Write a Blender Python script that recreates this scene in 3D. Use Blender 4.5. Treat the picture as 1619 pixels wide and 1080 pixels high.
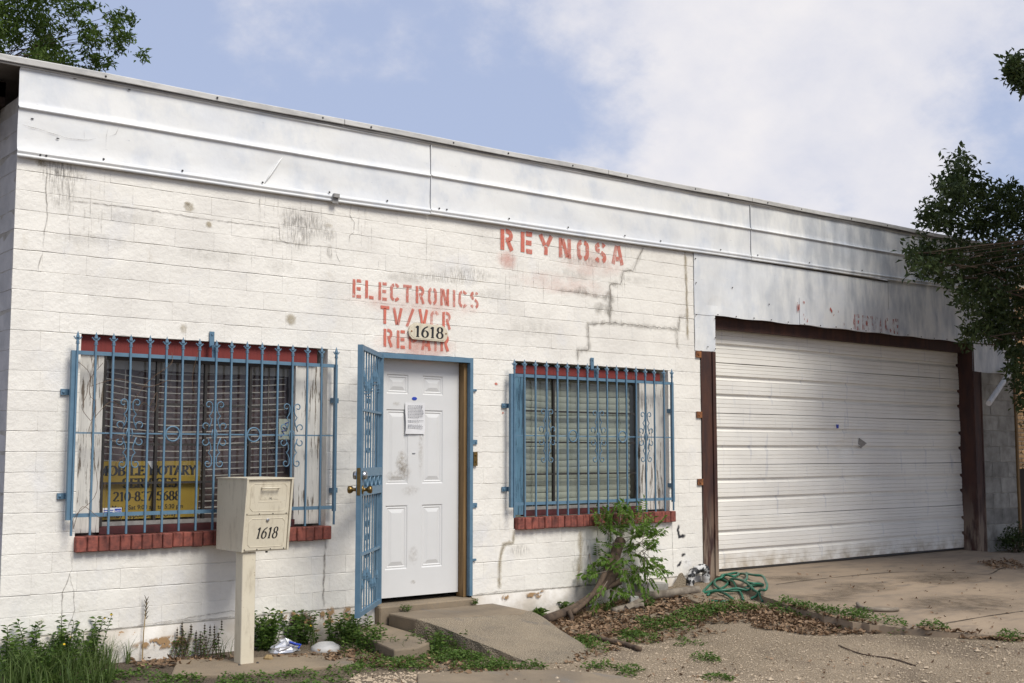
import bpy, math, random
import numpy as np
from mathutils import Vector, Matrix
S = bpy.context.scene
for o in list(bpy.data.objects): bpy.data.objects.remove(o, do_unlink=True)
random.seed(7); RNG = np.random.default_rng(11)
COL = S.collection
# ------------------------------------------------------------------ camera
cam = bpy.data.objects.new('camera', bpy.data.cameras.new('camera')); COL.objects.link(cam)
cam.location = (-2.4467, -8.2886, 1.2011)
cam.rotation_euler = (math.radians(90 + 5.351), 0, math.radians(-39.212))
cam.data.sensor_width = 36; cam.data.sensor_fit = 'HORIZONTAL'; cam.data.lens = 36 * 1900.54 / 1619
cam.data.clip_end = 2000; S.camera = cam
# ------------------------------------------------------------------ sky, sun, exposure
SUN = Vector((0.12, -0.84, 0.98)).normalized()
W = bpy.data.worlds.new('World'); S.world = W; W.use_nodes = True
n = W.node_tree.nodes; l = W.node_tree.links; n.clear()
sky = n.new('ShaderNodeTexSky'); sky.sky_type = 'NISHITA'; sky.sun_disc = False
sky.sun_elevation = math.asin(SUN.z); sky.sun_rotation = math.atan2(SUN.x, SUN.y)
sky.air_density = 1.0; sky.dust_density = 1.6; sky.ozone_density = 1.6
tc = n.new('ShaderNodeTexCoord'); sep = n.new('ShaderNodeSeparateXYZ'); l.new(tc.outputs['Generated'], sep.inputs[0])
def wm(op, a, b=None, clamp=False):
    m = n.new('ShaderNodeMath'); m.operation = op; m.use_clamp = clamp
    for i, v in enumerate((a, b)):
        if v is None: continue
        if isinstance(v, (int, float)): m.inputs[i].default_value = v
        else: l.new(v, m.inputs[i])
    return m.outputs[0]
dz = wm('ADD', wm('MAXIMUM', sep.outputs[2], 0.0), 0.60)
cmb = n.new('ShaderNodeCombineXYZ')
l.new(wm('DIVIDE', sep.outputs[0], dz), cmb.inputs[0]); l.new(wm('DIVIDE', sep.outputs[1], dz), cmb.inputs[1])
cmb.inputs[2].default_value = 5.1
def wnoise(scale, detail, rough):
    t = n.new('ShaderNodeTexNoise'); t.inputs['Scale'].default_value = scale; t.inputs['Detail'].default_value = detail
    t.inputs['Roughness'].default_value = rough; l.new(cmb.outputs[0], t.inputs['Vector']); return t.outputs['Fac']
cl = wm('ADD', wm('MULTIPLY', wnoise(2.0, 4, .5), .66), wm('MULTIPLY', wnoise(6.0, 9, .60), .42))
rp = n.new('ShaderNodeValToRGB'); l.new(cl, rp.inputs[0]); rp.color_ramp.interpolation = 'EASE'
rp.color_ramp.elements[0].position = .515; rp.color_ramp.elements[0].color = (0, 0, 0, 1)
rp.color_ramp.elements[1].position = .65; rp.color_ramp.elements[1].color = (.92, .92, .92, 1)
haze = n.new('ShaderNodeMix'); haze.data_type = 'RGBA'; haze.inputs[0].default_value = .70
l.new(sky.outputs[0], haze.inputs[6]); haze.inputs[7].default_value = (5.4, 6.2, 8.6, 1)
mx = n.new('ShaderNodeMix'); mx.data_type = 'RGBA'
l.new(rp.outputs[0], mx.inputs[0]); l.new(haze.outputs[2], mx.inputs[6]); 
cs = n.new('ShaderNodeValToRGB'); cs.color_ramp.elements[0].position = .38; cs.color_ramp.elements[1].position = .66; cs.color_ramp.elements[0].color = (.76, .77, .86, 1); cs.color_ramp.elements[1].color = (1.0, .96, .95, 1)
l.new(wnoise(4.2, 7, .6), cs.inputs[0]); sc_ = n.new('ShaderNodeMix'); sc_.data_type = 'RGBA'; sc_.blend_type = 'MULTIPLY'; sc_.inputs[0].default_value = 1; l.new(cs.outputs[0], sc_.inputs[6]); sc_.inputs[7].default_value = (9.6, 9.6, 9.6, 1); sc_.clamp_result = False; l.new(sc_.outputs[2], mx.inputs[7])
bg = n.new('ShaderNodeBackground'); bg.inputs[1].default_value = .10
out = n.new('ShaderNodeOutputWorld'); l.new(mx.outputs[2], bg.inputs[0]); l.new(bg.outputs[0], out.inputs[0])
sl = bpy.data.lights.new('sun', 'SUN'); sl.energy = 3.4; sl.angle = math.radians(26); sl.color = (1, .955, .875)
so = bpy.data.objects.new('sun', sl); COL.objects.link(so); so.location = (6, -12, 14)
so.rotation_euler = SUN.to_track_quat('Z', 'Y').to_euler()
S.render.engine = 'CYCLES'
S.view_settings.view_transform = 'Standard'; S.view_settings.look = 'None'; S.view_settings.gamma = 1
S.view_settings.exposure = 0.0; S.view_settings.use_curve_mapping = False
# ------------------------------------------------------------------ helpers
def tag(o, label=None, cat=None, group=None, kind=None):
    if label: o['label'] = label
    if cat: o['category'] = cat
    if group: o['group'] = group
    if kind: o['kind'] = kind
    return o
def empty(name, loc=(0, 0, 0), label=None, cat=None, group=None):
    e = bpy.data.objects.new(name, None); e.empty_display_size = .1; COL.objects.link(e); e.location = loc
    return tag(e, label, cat, group)
def link(o, parent=None):
    COL.objects.link(o)
    if parent is not None:
        o.parent = parent
        if parent.parent is None and parent.type == 'EMPTY':
            o.matrix_parent_inverse = Matrix.Translation(parent.location).inverted()
    return o
class MB:
    def __init__(s): s.v = []; s.f = []; s.at = {}
    def add(s, vs, fs):
        b = len(s.v); s.v += [tuple(p) for p in vs]; s.f += [tuple(i + b for i in q) for q in fs]; return b
    def box(s, x0, x1, y0, y1, z0, z1, bev=0):
        if bev <= 0:
            s.add([(x0,y0,z0),(x1,y0,z0),(x1,y1,z0),(x0,y1,z0),(x0,y0,z1),(x1,y0,z1),(x1,y1,z1),(x0,y1,z1)],
                  [(0,3,2,1),(4,5,6,7),(0,1,5,4),(1,2,6,5),(2,3,7,6),(3,0,4,7)]); return s
        b = bev; xs = (x0, x0+b, x1-b, x1); ys = (y0, y0+b, y1-b, y1); zs = (z0, z0+b, z1-b, z1); idx = {}; vs = []
        for i in (0,1):
            for j in (0,1):
                for k in (0,1):
                    X=(xs[0],xs[1]) if i==0 else (xs[3],xs[2]); Yy=(ys[0],ys[1]) if j==0 else (ys[3],ys[2]); Zz=(zs[0],zs[1]) if k==0 else (zs[3],zs[2])
                    idx[i,j,k,0]=len(vs); vs.append((X[0],Yy[1],Zz[1])); idx[i,j,k,1]=len(vs); vs.append((X[1],Yy[0],Zz[1])); idx[i,j,k,2]=len(vs); vs.append((X[1],Yy[1],Zz[0]))
        fs=[]
        for i in (0,1): fs.append([idx[i,j,k,0] for j,k in ((0,0),(1,0),(1,1),(0,1))])
        for j in (0,1): fs.append([idx[i,j,k,1] for i,k in ((0,0),(1,0),(1,1),(0,1))])
        for k in (0,1): fs.append([idx[i,j,k,2] for i,j in ((0,0),(1,0),(1,1),(0,1))])
        for i in (0,1):
            for j in (0,1): fs.append([idx[i,j,0,0],idx[i,j,0,1],idx[i,j,1,1],idx[i,j,1,0]])
            for k in (0,1): fs.append([idx[i,0,k,0],idx[i,0,k,2],idx[i,1,k,2],idx[i,1,k,0]])
        for j in (0,1):
            for k in (0,1): fs.append([idx[0,j,k,1],idx[0,j,k,2],idx[1,j,k,2],idx[1,j,k,1]])
        for i in (0,1):
            for j in (0,1):
                for k in (0,1): fs.append([idx[i,j,k,0],idx[i,j,k,1],idx[i,j,k,2]])
        s.add(vs, fs); return s
    def quad(s, x0, x1, y, z0, z1):
        s.add([(x0,y,z0),(x1,y,z0),(x1,y,z1),(x0,y,z1)],[(0,1,2,3)]); return s
    def tube(s, pts, r, seg=8, cap=True):
        P = [Vector(p) for p in pts]; R = r if isinstance(r, (list, tuple)) else [r]*len(P)
        t0 = (P[1]-P[0]).normalized(); up = Vector((0,0,1)) if abs(t0.z) < .9 else Vector((1,0,0))
        nrm = t0.cross(up).normalized(); rings = []
        for i, p in enumerate(P):
            t = ((P[min(i+1,len(P)-1)]-P[max(i-1,0)])).normalized()
            nrm = (nrm - t*nrm.dot(t)).normalized(); bn = t.cross(nrm)
            rings.append([p + (nrm*math.cos(a)+bn*math.sin(a))*R[i] for a in [2*math.pi*k/seg for k in range(seg)]])
        vs = [q for rg in rings for q in rg]; fs = []
        for i in range(len(P)-1):
            for k in range(seg):
                a=i*seg+k; b=i*seg+(k+1)%seg; fs.append((a,b,b+seg,a+seg))
        if cap: fs.append(tuple(range(seg-1,-1,-1))); fs.append(tuple(range((len(P)-1)*seg,len(P)*seg)))
        s.add(vs, fs); return s
    def lathe(s, c, axis, prof, seg=14):
        A = Vector(axis).normalized(); up = Vector((0,0,1)) if abs(A.z)<.9 else Vector((1,0,0)); n1=A.cross(up).normalized(); n2=A.cross(n1); C0=Vector(c)
        vs=[]; fs=[]
        for h, r in prof:
            for k in range(seg):
                a=2*math.pi*k/seg; vs.append(C0+A*h+(n1*math.cos(a)+n2*math.sin(a))*r)
        for i in range(len(prof)-1):
            for k in range(seg):
                a=i*seg+k; b=i*seg+(k+1)%seg; fs.append((a,b,b+seg,a+seg))
        fs.append(tuple(range(seg-1,-1,-1))); fs.append(tuple(range((len(prof)-1)*seg,len(prof)*seg)))
        s.add(vs,fs); return s
    def prism(s, poly, y0, y1, axis='y'):
        k=len(poly)
        if axis=='y': vs=[(a,y0,b) for a,b in poly]+[(a,y1,b) for a,b in poly]
        elif axis=='z': vs=[(a,b,y0) for a,b in poly]+[(a,b,y1) for a,b in poly]
        else: vs=[(y0,a,b) for a,b in poly]+[(y1,a,b) for a,b in poly]
        s.add(vs,[tuple(range(k)),tuple(range(2*k-1,k-1,-1))]+[(i,i+k,(i+1)%k+k,(i+1)%k) for i in range(k)]); return s
    def mesh(s, name, mat, smooth=False):
        m = bpy.data.meshes.new(name); m.from_pydata(s.v, [], s.f)
        for k, a in s.at.items():
            at = m.attributes.new(k, 'FLOAT', 'POINT'); at.data.foreach_set('value', a)
        if mat: m.materials.append(mat)
        m.validate(); m.update()
        if smooth: m.polygons.foreach_set('use_smooth', [True]*len(m.polygons))
        return m
    def build(s, name, mat, parent=None, smooth=False):
        return link(bpy.data.objects.new(name, s.mesh(name, mat, smooth)), parent)
def fixn(o):
    import bmesh
    bm = bmesh.new(); bm.from_mesh(o.data); bmesh.ops.recalc_face_normals(bm, faces=bm.faces); bm.to_mesh(o.data); bm.free(); return o
# ------------------------------------------------------------------ materials
class NT:
    def __init__(s, name):
        s.m = bpy.data.materials.new(name); s.m.use_nodes = True; s.t = s.m.node_tree; s.n = s.t.nodes
        s.b = s.n['Principled BSDF']; s.o = s.n['Material Output']; s.tc = s.n.new('ShaderNodeTexCoord').outputs['Object']
    def L(s, a, b): s.t.links.new(a, b)
    def map(s, sc=(1,1,1), loc=(0,0,0)):
        m = s.n.new('ShaderNodeMapping'); m.inputs['Scale'].default_value = sc; m.inputs['Location'].default_value = loc; s.L(s.tc, m.inputs[0]); return m.outputs[0]
    def noise(s, scale=5, detail=4, rough=.55, vec=None, dist=0):
        t = s.n.new('ShaderNodeTexNoise'); t.inputs['Scale'].default_value = scale; t.inputs['Detail'].default_value = detail
        t.inputs['Roughness'].default_value = rough; t.inputs['Distortion'].default_value = dist; s.L(vec or s.tc, t.inputs['Vector']); return t.outputs['Fac']
    def voro(s, scale, vec=None, feature='F1', out='Distance'):
        t = s.n.new('ShaderNodeTexVoronoi'); t.feature = feature; t.inputs['Scale'].default_value = scale; s.L(vec or s.tc, t.inputs['Vector']); return t.outputs[out]
    def ramp(s, fac, a, b, c0=(0,0,0), c1=(1,1,1)):
        r = s.n.new('ShaderNodeValToRGB'); e = r.color_ramp.elements; e[0].position = a; e[1].position = b
        e[0].color = (*c0, 1); e[1].color = (*c1, 1); s.L(fac, r.inputs[0]); return r.outputs[0]
    def mix(s, fac, a, b, mode='MIX'):
        m = s.n.new('ShaderNodeMix'); m.data_type = 'RGBA'; m.blend_type = mode
        for i, v in ((0, fac), (6, a), (7, b)):
            if isinstance(v, (int, float)): m.inputs[i].default_value = v
            elif isinstance(v, tuple): m.inputs[i].default_value = (*v, 1)
            else: s.L(v, m.inputs[i])
        return m.outputs[2]
    def math(s, op, a, b=0.0, clamp=False):
        m = s.n.new('ShaderNodeMath'); m.operation = op; m.use_clamp = clamp
        for i, v in enumerate((a, b)):
            if isinstance(v, (int, float)): m.inputs[i].default_value = v
            else: s.L(v, m.inputs[i])
        return m.outputs[0]
    def rnd(s): return s.n.new('ShaderNodeObjectInfo').outputs['Random']
    def attr(s, name):
        a = s.n.new('ShaderNodeAttribute'); a.attribute_name = name; return a.outputs['Fac']
    def bump(s, h, st=.3, dist=.01):
        b = s.n.new('ShaderNodeBump'); b.inputs['Strength'].default_value = st; b.inputs['Distance'].default_value = dist; s.L(h, b.inputs['Height']); s.L(b.outputs[0], s.b.inputs['Normal'])
    def col(s, c):
        if isinstance(c, tuple): s.b.inputs['Base Color'].default_value = (*c, 1)
        else: s.L(c, s.b.inputs['Base Color'])
    def fin(s, c=None, rough=.7, metal=0, spec=.5):
        if c is not None: s.col(c)
        if isinstance(rough, (int, float)): s.b.inputs['Roughness'].default_value = rough
        else: s.L(rough, s.b.inputs['Roughness'])
        s.b.inputs['Metallic'].default_value = metal; s.b.inputs['Specular IOR Level'].default_value = spec; return s.m
def pm(name, c1, c2=None, scale=9, rough=.7, metal=0, bump=0, bscale=70, rv=0, spec=.5, lo=.35, hi=.65, stretch=(1,1,1)):
    k = NT(name); c2 = c2 or tuple(x*.8 for x in c1)
    c = k.mix(k.ramp(k.noise(scale, 5, .6, k.map(stretch)), lo, hi), c1, c2)
    if rv:
        v = k.math('ADD', k.math('MULTIPLY', k.rnd(), 2*rv), 1-rv); cc = k.n.new('ShaderNodeCombineColor')
        for i in range(3): k.L(v, cc.inputs[i])
        c = k.mix(1.0, c, cc.outputs[0], 'MULTIPLY')
    if bump: k.bump(k.noise(bscale, 5, .6), bump, .006)
    return k.fin(c, rough, metal, spec)
M = {}
# painted block: thick uneven white paint, dirt in the low spots, a few yellowed and grey patches
k = NT('white_paint')
c = k.mix(k.ramp(k.noise(1.7, 7, .65, k.map((1,1,1.4))), .44, .62), (.83,.80,.73), (.74,.71,.65))
c = k.mix(k.ramp(k.noise(6, 6, .65, k.map((1,1,.55))), .62, .82), c, (.64,.59,.50))
c = k.mix(k.ramp(k.noise(45, 5, .7), .70, .84), c, (.55,.49,.40))
c = k.mix(k.ramp(k.noise(2.2, 6, .6, k.map((1,1,.7),(4,2,7))), .58, .80), c, (.70,.695,.69))
v = k.math('ADD', k.math('MULTIPLY', k.rnd(), .05), .955); cc = k.n.new('ShaderNodeCombineColor')
for i in range(3): k.L(v, cc.inputs[i])
c = k.mix(1.0, c, cc.outputs[0], 'MULTIPLY')
h = k.math('ADD', k.noise(30, 6, .6), k.math('MULTIPLY', k.noise(7, 3, .5), .9)); k.bump(h, .55, .010)
M['paint'] = k.fin(c, .62, 0, .35)
k = NT('footing_paint')
c = k.mix(k.ramp(k.noise(2.2, 6, .6), .40, .62), (.70,.67,.62), (.50,.45,.38))
c = k.mix(k.ramp(k.noise(4.5, 6, .62, k.map((1,1,1.6),(3,1,2))), .655, .67), c, (.36,.22,.11))
k.bump(k.noise(24, 6, .65), .6, .012); M['footing'] = k.fin(c, .8)
M['mortar'] = pm('mortar', (.52,.49,.43), (.36,.33,.28), 9, .9, bump=.4)
k = NT('sheet_metal')   # white paint thinning to blue grey zinc, rain streaks
st = k.noise(3.2, 5, .62, k.map((1.0,1,.7)))
c = k.mix(k.ramp(k.noise(.9, 5, .6, k.map((1,1,1.3))), .44, .70), (.78,.78,.755), (.66,.685,.715))
c = k.mix(k.ramp(st, .50, .78), c, (.56,.60,.655))
c = k.mix(k.ramp(k.noise(26, 6, .7, k.map((.5,1,2))), .66, .74), c, (.45,.46,.48))
sx = k.n.new('ShaderNodeSeparateXYZ'); k.L(k.tc, sx.inputs[0])
wr = k.math('MULTIPLY', k.math('SUBTRACT', sx.outputs[0], 5.5), .22, True)
c = k.mix(k.math('MULTIPLY', k.ramp(k.noise(2.3, 6, .6, k.map((1.6,1,.5),(2,0,1))), .42, .62), wr), c, (.40,.43,.47))
k.bump(k.math('ADD', k.noise(2.2, 3, .5), k.math('MULTIPLY', k.noise(7, 3, .5), .3)), .45, .03); M['sheet'] = k.fin(c, .42, 0, .45)
M['coping'] = pm('coping', (.58,.57,.54), (.40,.40,.39), 7, .55, 0, lo=.45, hi=.75, stretch=(1,1,4))
k = NT('garage_paint')
c = k.mix(k.ramp(k.noise(1.1, 5, .6), .42, .7), (.80,.775,.715), (.71,.69,.645))
c = k.mix(k.ramp(k.noise(3.4, 6, .6, k.map((3.2,1,.45),(1,1,5))), .60, .74), c, (.50,.51,.54))
sx = k.n.new('ShaderNodeSeparateXYZ'); k.L(k.tc, sx.inputs[0])
low = k.math('SUBTRACT', 1.0, k.math('MULTIPLY', sx.outputs[2], 5.0), True)
c = k.mix(k.math('MULTIPLY', k.ramp(k.noise(5, 5, .6), .40, .62), low), c, (.42,.36,.27))
k.bump(k.noise(3.0, 2, .5), .2, .03); M['garage'] = k.fin(c, .45, 0, .4)
k = NT('blue_iron'); c = k.mix(k.ramp(k.noise(14, 5, .6), .4, .75), (.115,.205,.285), (.085,.165,.24))
c = k.mix(k.ramp(k.noise(60, 4, .6), .72, .78), c, (.06,.06,.07)); M['blue'] = k.fin(c, .45, 0, .4)
def peel(name, paint, wood, th):
    k = NT(name); nz = k.math('ADD', k.math('MULTIPLY', k.noise(16, 7, .7, k.map((3.4,1,.22))), .7), k.math('MULTIPLY', k.noise(3.2, 3, .5, k.map((1.5,1,1))), .3))
    f = k.ramp(nz, th, th+.02); g = k.ramp(k.noise(60, 4, .6, k.map((2,1,.06))), .35, .7)
    c = k.mix(f, k.mix(k.ramp(k.noise(30, 4, .6, k.map((3,1,.2))), .5, .8), paint, tuple(x*.72 for x in paint)), k.mix(g, wood, tuple(x*.45 for x in wood)))
    k.bump(k.math('SUBTRACT', k.math('MULTIPLY', g, .3), f), .6, .004); return k.fin(c, .8)
M['peel_white'] = peel('peeling_white_wood', (.66,.64,.59), (.22,.18,.14), .545)
M['peel_blue'] = peel('peeling_blue_wood', (.10,.21,.30), (.05,.11,.17), .53)
M['peel_red'] = peel('weathered_red_wood', (.185,.028,.024), (.20,.10,.07), .60)
M['dark_red'] = pm('dark_red_wood', (.10,.02,.02), (.05,.015,.015), 12, .6)
M['wood'] = pm('bare_wood', (.26,.16,.065), (.16,.095,.035), 14, .75, stretch=(3,3,.15), bump=.2)
M['rafter'] = pm('rafter_wood', (.05,.028,.016), (.02,.012,.008), 10, .85, stretch=(1,.3,3))
M['brick'] = pm('sill_brick', (.27,.078,.055), (.13,.040,.032), 26, .8, bump=.5, bscale=90, rv=.22)
k = NT('rust'); c = k.mix(k.ramp(k.noise(5, 6, .65, k.map((2.5,2,.5))), .38, .66), (.034,.014,.012), (.075,.028,.016))
sx = k.n.new('ShaderNodeSeparateXYZ'); k.L(k.tc, sx.inputs[0])
lw = k.math('SUBTRACT', .62, k.math('MULTIPLY', sx.outputs[2], .75), True)
c = k.mix(k.math('MULTIPLY', k.ramp(k.noise(7, 6, .6, k.map((3,2,.35))), .42, .55), lw), c, (.38,.30,.22))
k.bump(k.noise(60, 5, .6), .4, .004); M['rust'] = k.fin(c, .75)
M['rustplate'] = pm('rusty_plate', (.30,.12,.04), (.12,.045,.02), 30, .85)
k = NT('concrete'); c = k.mix(k.ramp(k.noise(1.8, 6, .6), .35, .68), (.29,.225,.15), (.17,.135,.095))
c = k.mix(k.ramp(k.noise(90, 4, .7), .55, .75), c, (.17,.15,.125)); c = k.mix(k.ramp(k.noise(6, 5, .6, k.map((1,.35,1))), .60, .75), c, (.19,.165,.135))
k.bump(k.math('ADD', k.noise(120, 4, .7), k.noise(14, 5, .6)), .5, .008); M['concrete'] = k.fin(c, .92)
k = NT('rough_concrete'); ag = k.voro(95); c = k.mix(k.ramp(k.noise(2.4, 6, .6), .35, .68), (.28,.225,.155), (.17,.14,.10))
c = k.mix(k.ramp(ag, .10, .50), (.42,.35,.255), c); c = k.mix(k.ramp(k.noise(3.5, 6, .65, k.map((1.2,1,1),(5,5,0))), .57, .72), c, (.17,.15,.125))
k.bump(k.math('ADD', k.math('MULTIPLY', ag, -1.0), k.noise(12, 5, .6)), .8, .012); M['rough_concrete'] = k.fin(c, .95)
k = NT('driveway_concrete'); c = k.mix(k.ramp(k.noise(.9, 6, .6), .35, .68), (.35,.265,.18), (.22,.17,.12))
c = k.mix(k.ramp(k.noise(4, 6, .65, k.map((.6,1.6,1))), .50, .70), c, (.19,.15,.11)); c = k.mix(k.ramp(k.noise(100, 3, .7), .58, .75), c, (.22,.18,.14))
k.bump(k.math('ADD', k.noise(110, 4, .7), k.noise(8, 5, .6)), .35, .008); M['drive'] = k.fin(c, .93)
k = NT('ground'); p1 = k.voro(70); p2 = k.voro(140)
c = k.mix(k.ramp(k.noise(.8, 6, .6), .38, .64), (.40,.315,.22), (.28,.22,.15))
c = k.mix(k.ramp(p1, .10, .45), (.52,.43,.32), c); c = k.mix(k.ramp(k.noise(55, 4, .7), .60, .74), c, (.17,.13,.095))
soil = k.ramp(k.noise(1.6, 6, .6, k.map((1,1,1),(9,3,0))), .50, .62); sx = k.n.new('ShaderNodeSeparateXYZ'); k.L(k.tc, sx.inputs[0])
lf = k.math('SUBTRACT', 1.45, k.math('MULTIPLY', sx.outputs[0], .42), True)
c = k.mix(k.math('MAXIMUM', k.math('MULTIPLY', soil, .35), k.math('MULTIPLY', lf, .85)), c, k.mix(k.ramp(k.noise(40, 5, .7), .4, .7), (.085,.065,.05), (.16,.125,.095)))
k.bump(k.math('ADD', k.math('MULTIPLY', k.math('ADD', p1, p2), -.7), k.noise(20, 6, .7)), .9, .02); M['ground'] = k.fin(c, .97, 0, .2)
M['gravel'] = pm('gravel', (.52,.42,.30), (.34,.27,.19), 60, .9)
M['cmu'] = pm('grey_block', (.36,.35,.32), (.20,.19,.17), 6, .92, bump=.6, bscale=90, rv=.25)
M['sidewall'] = pm('side_wall_paint', (.60,.58,.56), (.45,.44,.43), 4, .85, bump=.5, bscale=30)
k = NT('beige_enamel'); c = k.mix(k.ramp(k.noise(3, 4, .6), .4, .7), (.66,.60,.465), (.60,.54,.41))
c = k.mix(k.ramp(k.noise(18, 6, .7, k.map((1.5,1.5,.35))), .52, .76), c, (.44,.38,.28)); c = k.mix(k.ramp(k.noise(48, 6, .7), .66, .70), c, (.26,.15,.08))
M['beige'] = k.fin(c, .5)
M['black'] = pm('black_paint', (.012,.012,.014), (.02,.02,.02), 20, .4)
M['dark'] = pm('dark_frame', (.025,.023,.022), (.04,.035,.03), 30, .55)
M['alu'] = pm('aluminium', (.30,.29,.27), (.20,.19,.18), 20, .5)
M['doorwhite'] = pm('door_paint', (.66,.66,.65), (.63,.63,.62), 3, .42)
M['paper'] = pm('paper', (.72,.72,.72), (.68,.68,.69), 20, .8)
M['ink'] = pm('grey_ink', (.28,.28,.30), (.22,.22,.24), 20, .8)
M['bluesticker'] = pm('blue_sticker', (.02,.05,.36), (.02,.06,.42), 20, .5)
M['yellow'] = pm('yellow_board', (.38,.255,.035), (.31,.205,.03), 5, .6)
M['slatL'] = pm('blind_slat_paint', (.40,.38,.345), (.32,.30,.275), 4, .6)
M['slatR'] = pm('pale_green_slat', (.42,.45,.38), (.34,.37,.31), 5, .6)
M['slat_backing'] = pm('slat_backing', (.21,.15,.145), (.15,.105,.105), 3, .95, stretch=(6,1,.4))  # brown backing, its tone partly imitates street reflections between the slats
M['roof'] = pm('roofing', (.20,.19,.18), (.14,.13,.12), 5, .9)
M['brass'] = pm('brass', (.28,.19,.07), (.20,.13,.05), 20, .35, 1)
M['chrome'] = pm('chrome', (.55,.55,.55), (.45,.45,.45), 20, .25, 1)
M['hose'] = pm('green_hose', (.012,.15,.085), (.02,.10,.06), 8, .4)
M['bark'] = pm('bark', (.125,.085,.055), (.055,.038,.027), 20, .95, bump=.8, bscale=40, stretch=(1,1,.4))
M['greybark'] = pm('grey_wood', (.26,.22,.17), (.13,.105,.08), 16, .95, bump=.7, bscale=50)
M['straw'] = pm('straw', (.40,.29,.14), (.27,.19,.09), 10, .9)
M['twig'] = pm('dry_vine', (.17,.11,.065), (.10,.06,.04), 10, .9)
M['foil'] = pm('foil', (.75,.75,.76), (.60,.60,.62), 16, .25, .7)
M['tan_brick'] = pm('tan_brick', (.40,.25,.12), (.30,.18,.085), 9, .9, rv=.35)
M['fence'] = pm('fence_board', (.035,.024,.016), (.02,.015,.01), 9, .9)
M['whitepipe'] = pm('white_metal', (.68,.67,.66), (.58,.57,.56), 9, .5)
def leafmat(name, c1, c2, tr=.35):
    k = NT(name); c = k.mix(k.attr('rnd'), c1, c2); k.fin(c, .55, 0, .3)
    if tr:
        t = k.n.new('ShaderNodeBsdfTranslucent'); k.L(c, t.inputs[0]); x = k.n.new('ShaderNodeMixShader'); x.inputs[0].default_value = tr
        k.L(k.b.outputs[0], x.inputs[1]); k.L(t.outputs[0], x.inputs[2]); k.L(x.outputs[0], k.o.inputs[0])
    return k.m
M['oak'] = leafmat('oak_leaf', (.024,.042,.013), (.068,.095,.028), .30)
M['elm'] = leafmat('elm_leaf', (.055,.105,.016), (.115,.170,.032), .40)
M['shrub'] = leafmat('shrub_leaf', (.09,.18,.024), (.19,.30,.055), .45)
M['weed'] = leafmat('weed_leaf', (.055,.115,.018), (.13,.20,.04), .35)
M['grass'] = leafmat('grass_blade', (.055,.10,.022), (.13,.18,.05), .35)
M['litter'] = leafmat('dead_leaf', (.12,.072,.04), (.34,.225,.135), .1)
M['flower'] = pm('yellow_petal', (.75,.50,.02), (.70,.42,.02), 10, .6)
M['seedhead'] = pm('dark_seed_head', (.06,.05,.035), (.10,.08,.05), 10, .9)
def decal(name, c, dens, scale, lo=.35, hi=.6, stretch=(1,1,1), rough=.85):
    k = NT(name); k.fin(c, rough, 0, .2)
    a = k.math('MULTIPLY', k.math('MULTIPLY', k.attr('fade'), k.ramp(k.noise(scale, 6, .65, k.map(stretch)), lo, hi)), dens, True)
    t = k.n.new('ShaderNodeBsdfTransparent'); x = k.n.new('ShaderNodeMixShader')
    k.L(a, x.inputs[0]); k.L(t.outputs[0], x.inputs[1]); k.L(k.b.outputs[0], x.inputs[2]); k.L(x.outputs[0], k.o.inputs[0]); return k.m
M['d_crack'] = decal('crack_line', (.24,.215,.19), .75, 14, .30, .58)
M['d_smear'] = decal('grey_smear', (.34,.32,.285), .6, 16, .34, .66, (1,1,.6))
M['d_ochre'] = decal('sealant_stain', (.42,.36,.25), .8, 8, .25, .6)
M['d_soot'] = decal('soot_stain', (.30,.28,.25), .55, 34, .42, .70, (2.6,1,.40))
M['d_flake'] = decal('flaked_paint', (.36,.23,.12), 1.6, 22, .46, .50)
M['d_black'] = decal('black_patch', (.04,.04,.045), 1.6, 20, .36, .44)
M['d_letter'] = decal('red_letter_paint', (.60,.175,.125), 1.1, 55, .22, .52, (1,1,.5), .7)
M['d_letter2'] = decal('worn_red_paint', (.45,.13,.10), 1.1, 24, .48, .60, (2.2,1,.5), .7)
M['d_bleed'] = decal('red_bleed', (.62,.22,.16), .42, 5, .3, .65)
M['d_dirt'] = decal('hand_dirt', (.28,.22,.14), .7, 44, .36, .72)
k = NT('window_glass'); gl = k.n.new('ShaderNodeBsdfGlossy'); gl.inputs['Roughness'].default_value = .03; gl.inputs['Color'].default_value = (.9,.9,.9,1)
t = k.n.new('ShaderNodeBsdfTransparent'); t.inputs[0].default_value = (.86,.87,.86,1); fr = k.n.new('ShaderNodeLayerWeight'); fr.inputs[0].default_value = .5; fz_ = k.math('ADD', k.math('MULTIPLY', k.math('POWER', fr.outputs['Facing'], 4.0), .7), .05)
x = k.n.new('ShaderNodeMixShader'); k.L(fz_, x.inputs[0]); k.L(t.outputs[0], x.inputs[1]); k.L(gl.outputs[0], x.inputs[2]); k.L(x.outputs[0], k.o.inputs[0]); M['glass'] = k.m
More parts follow.
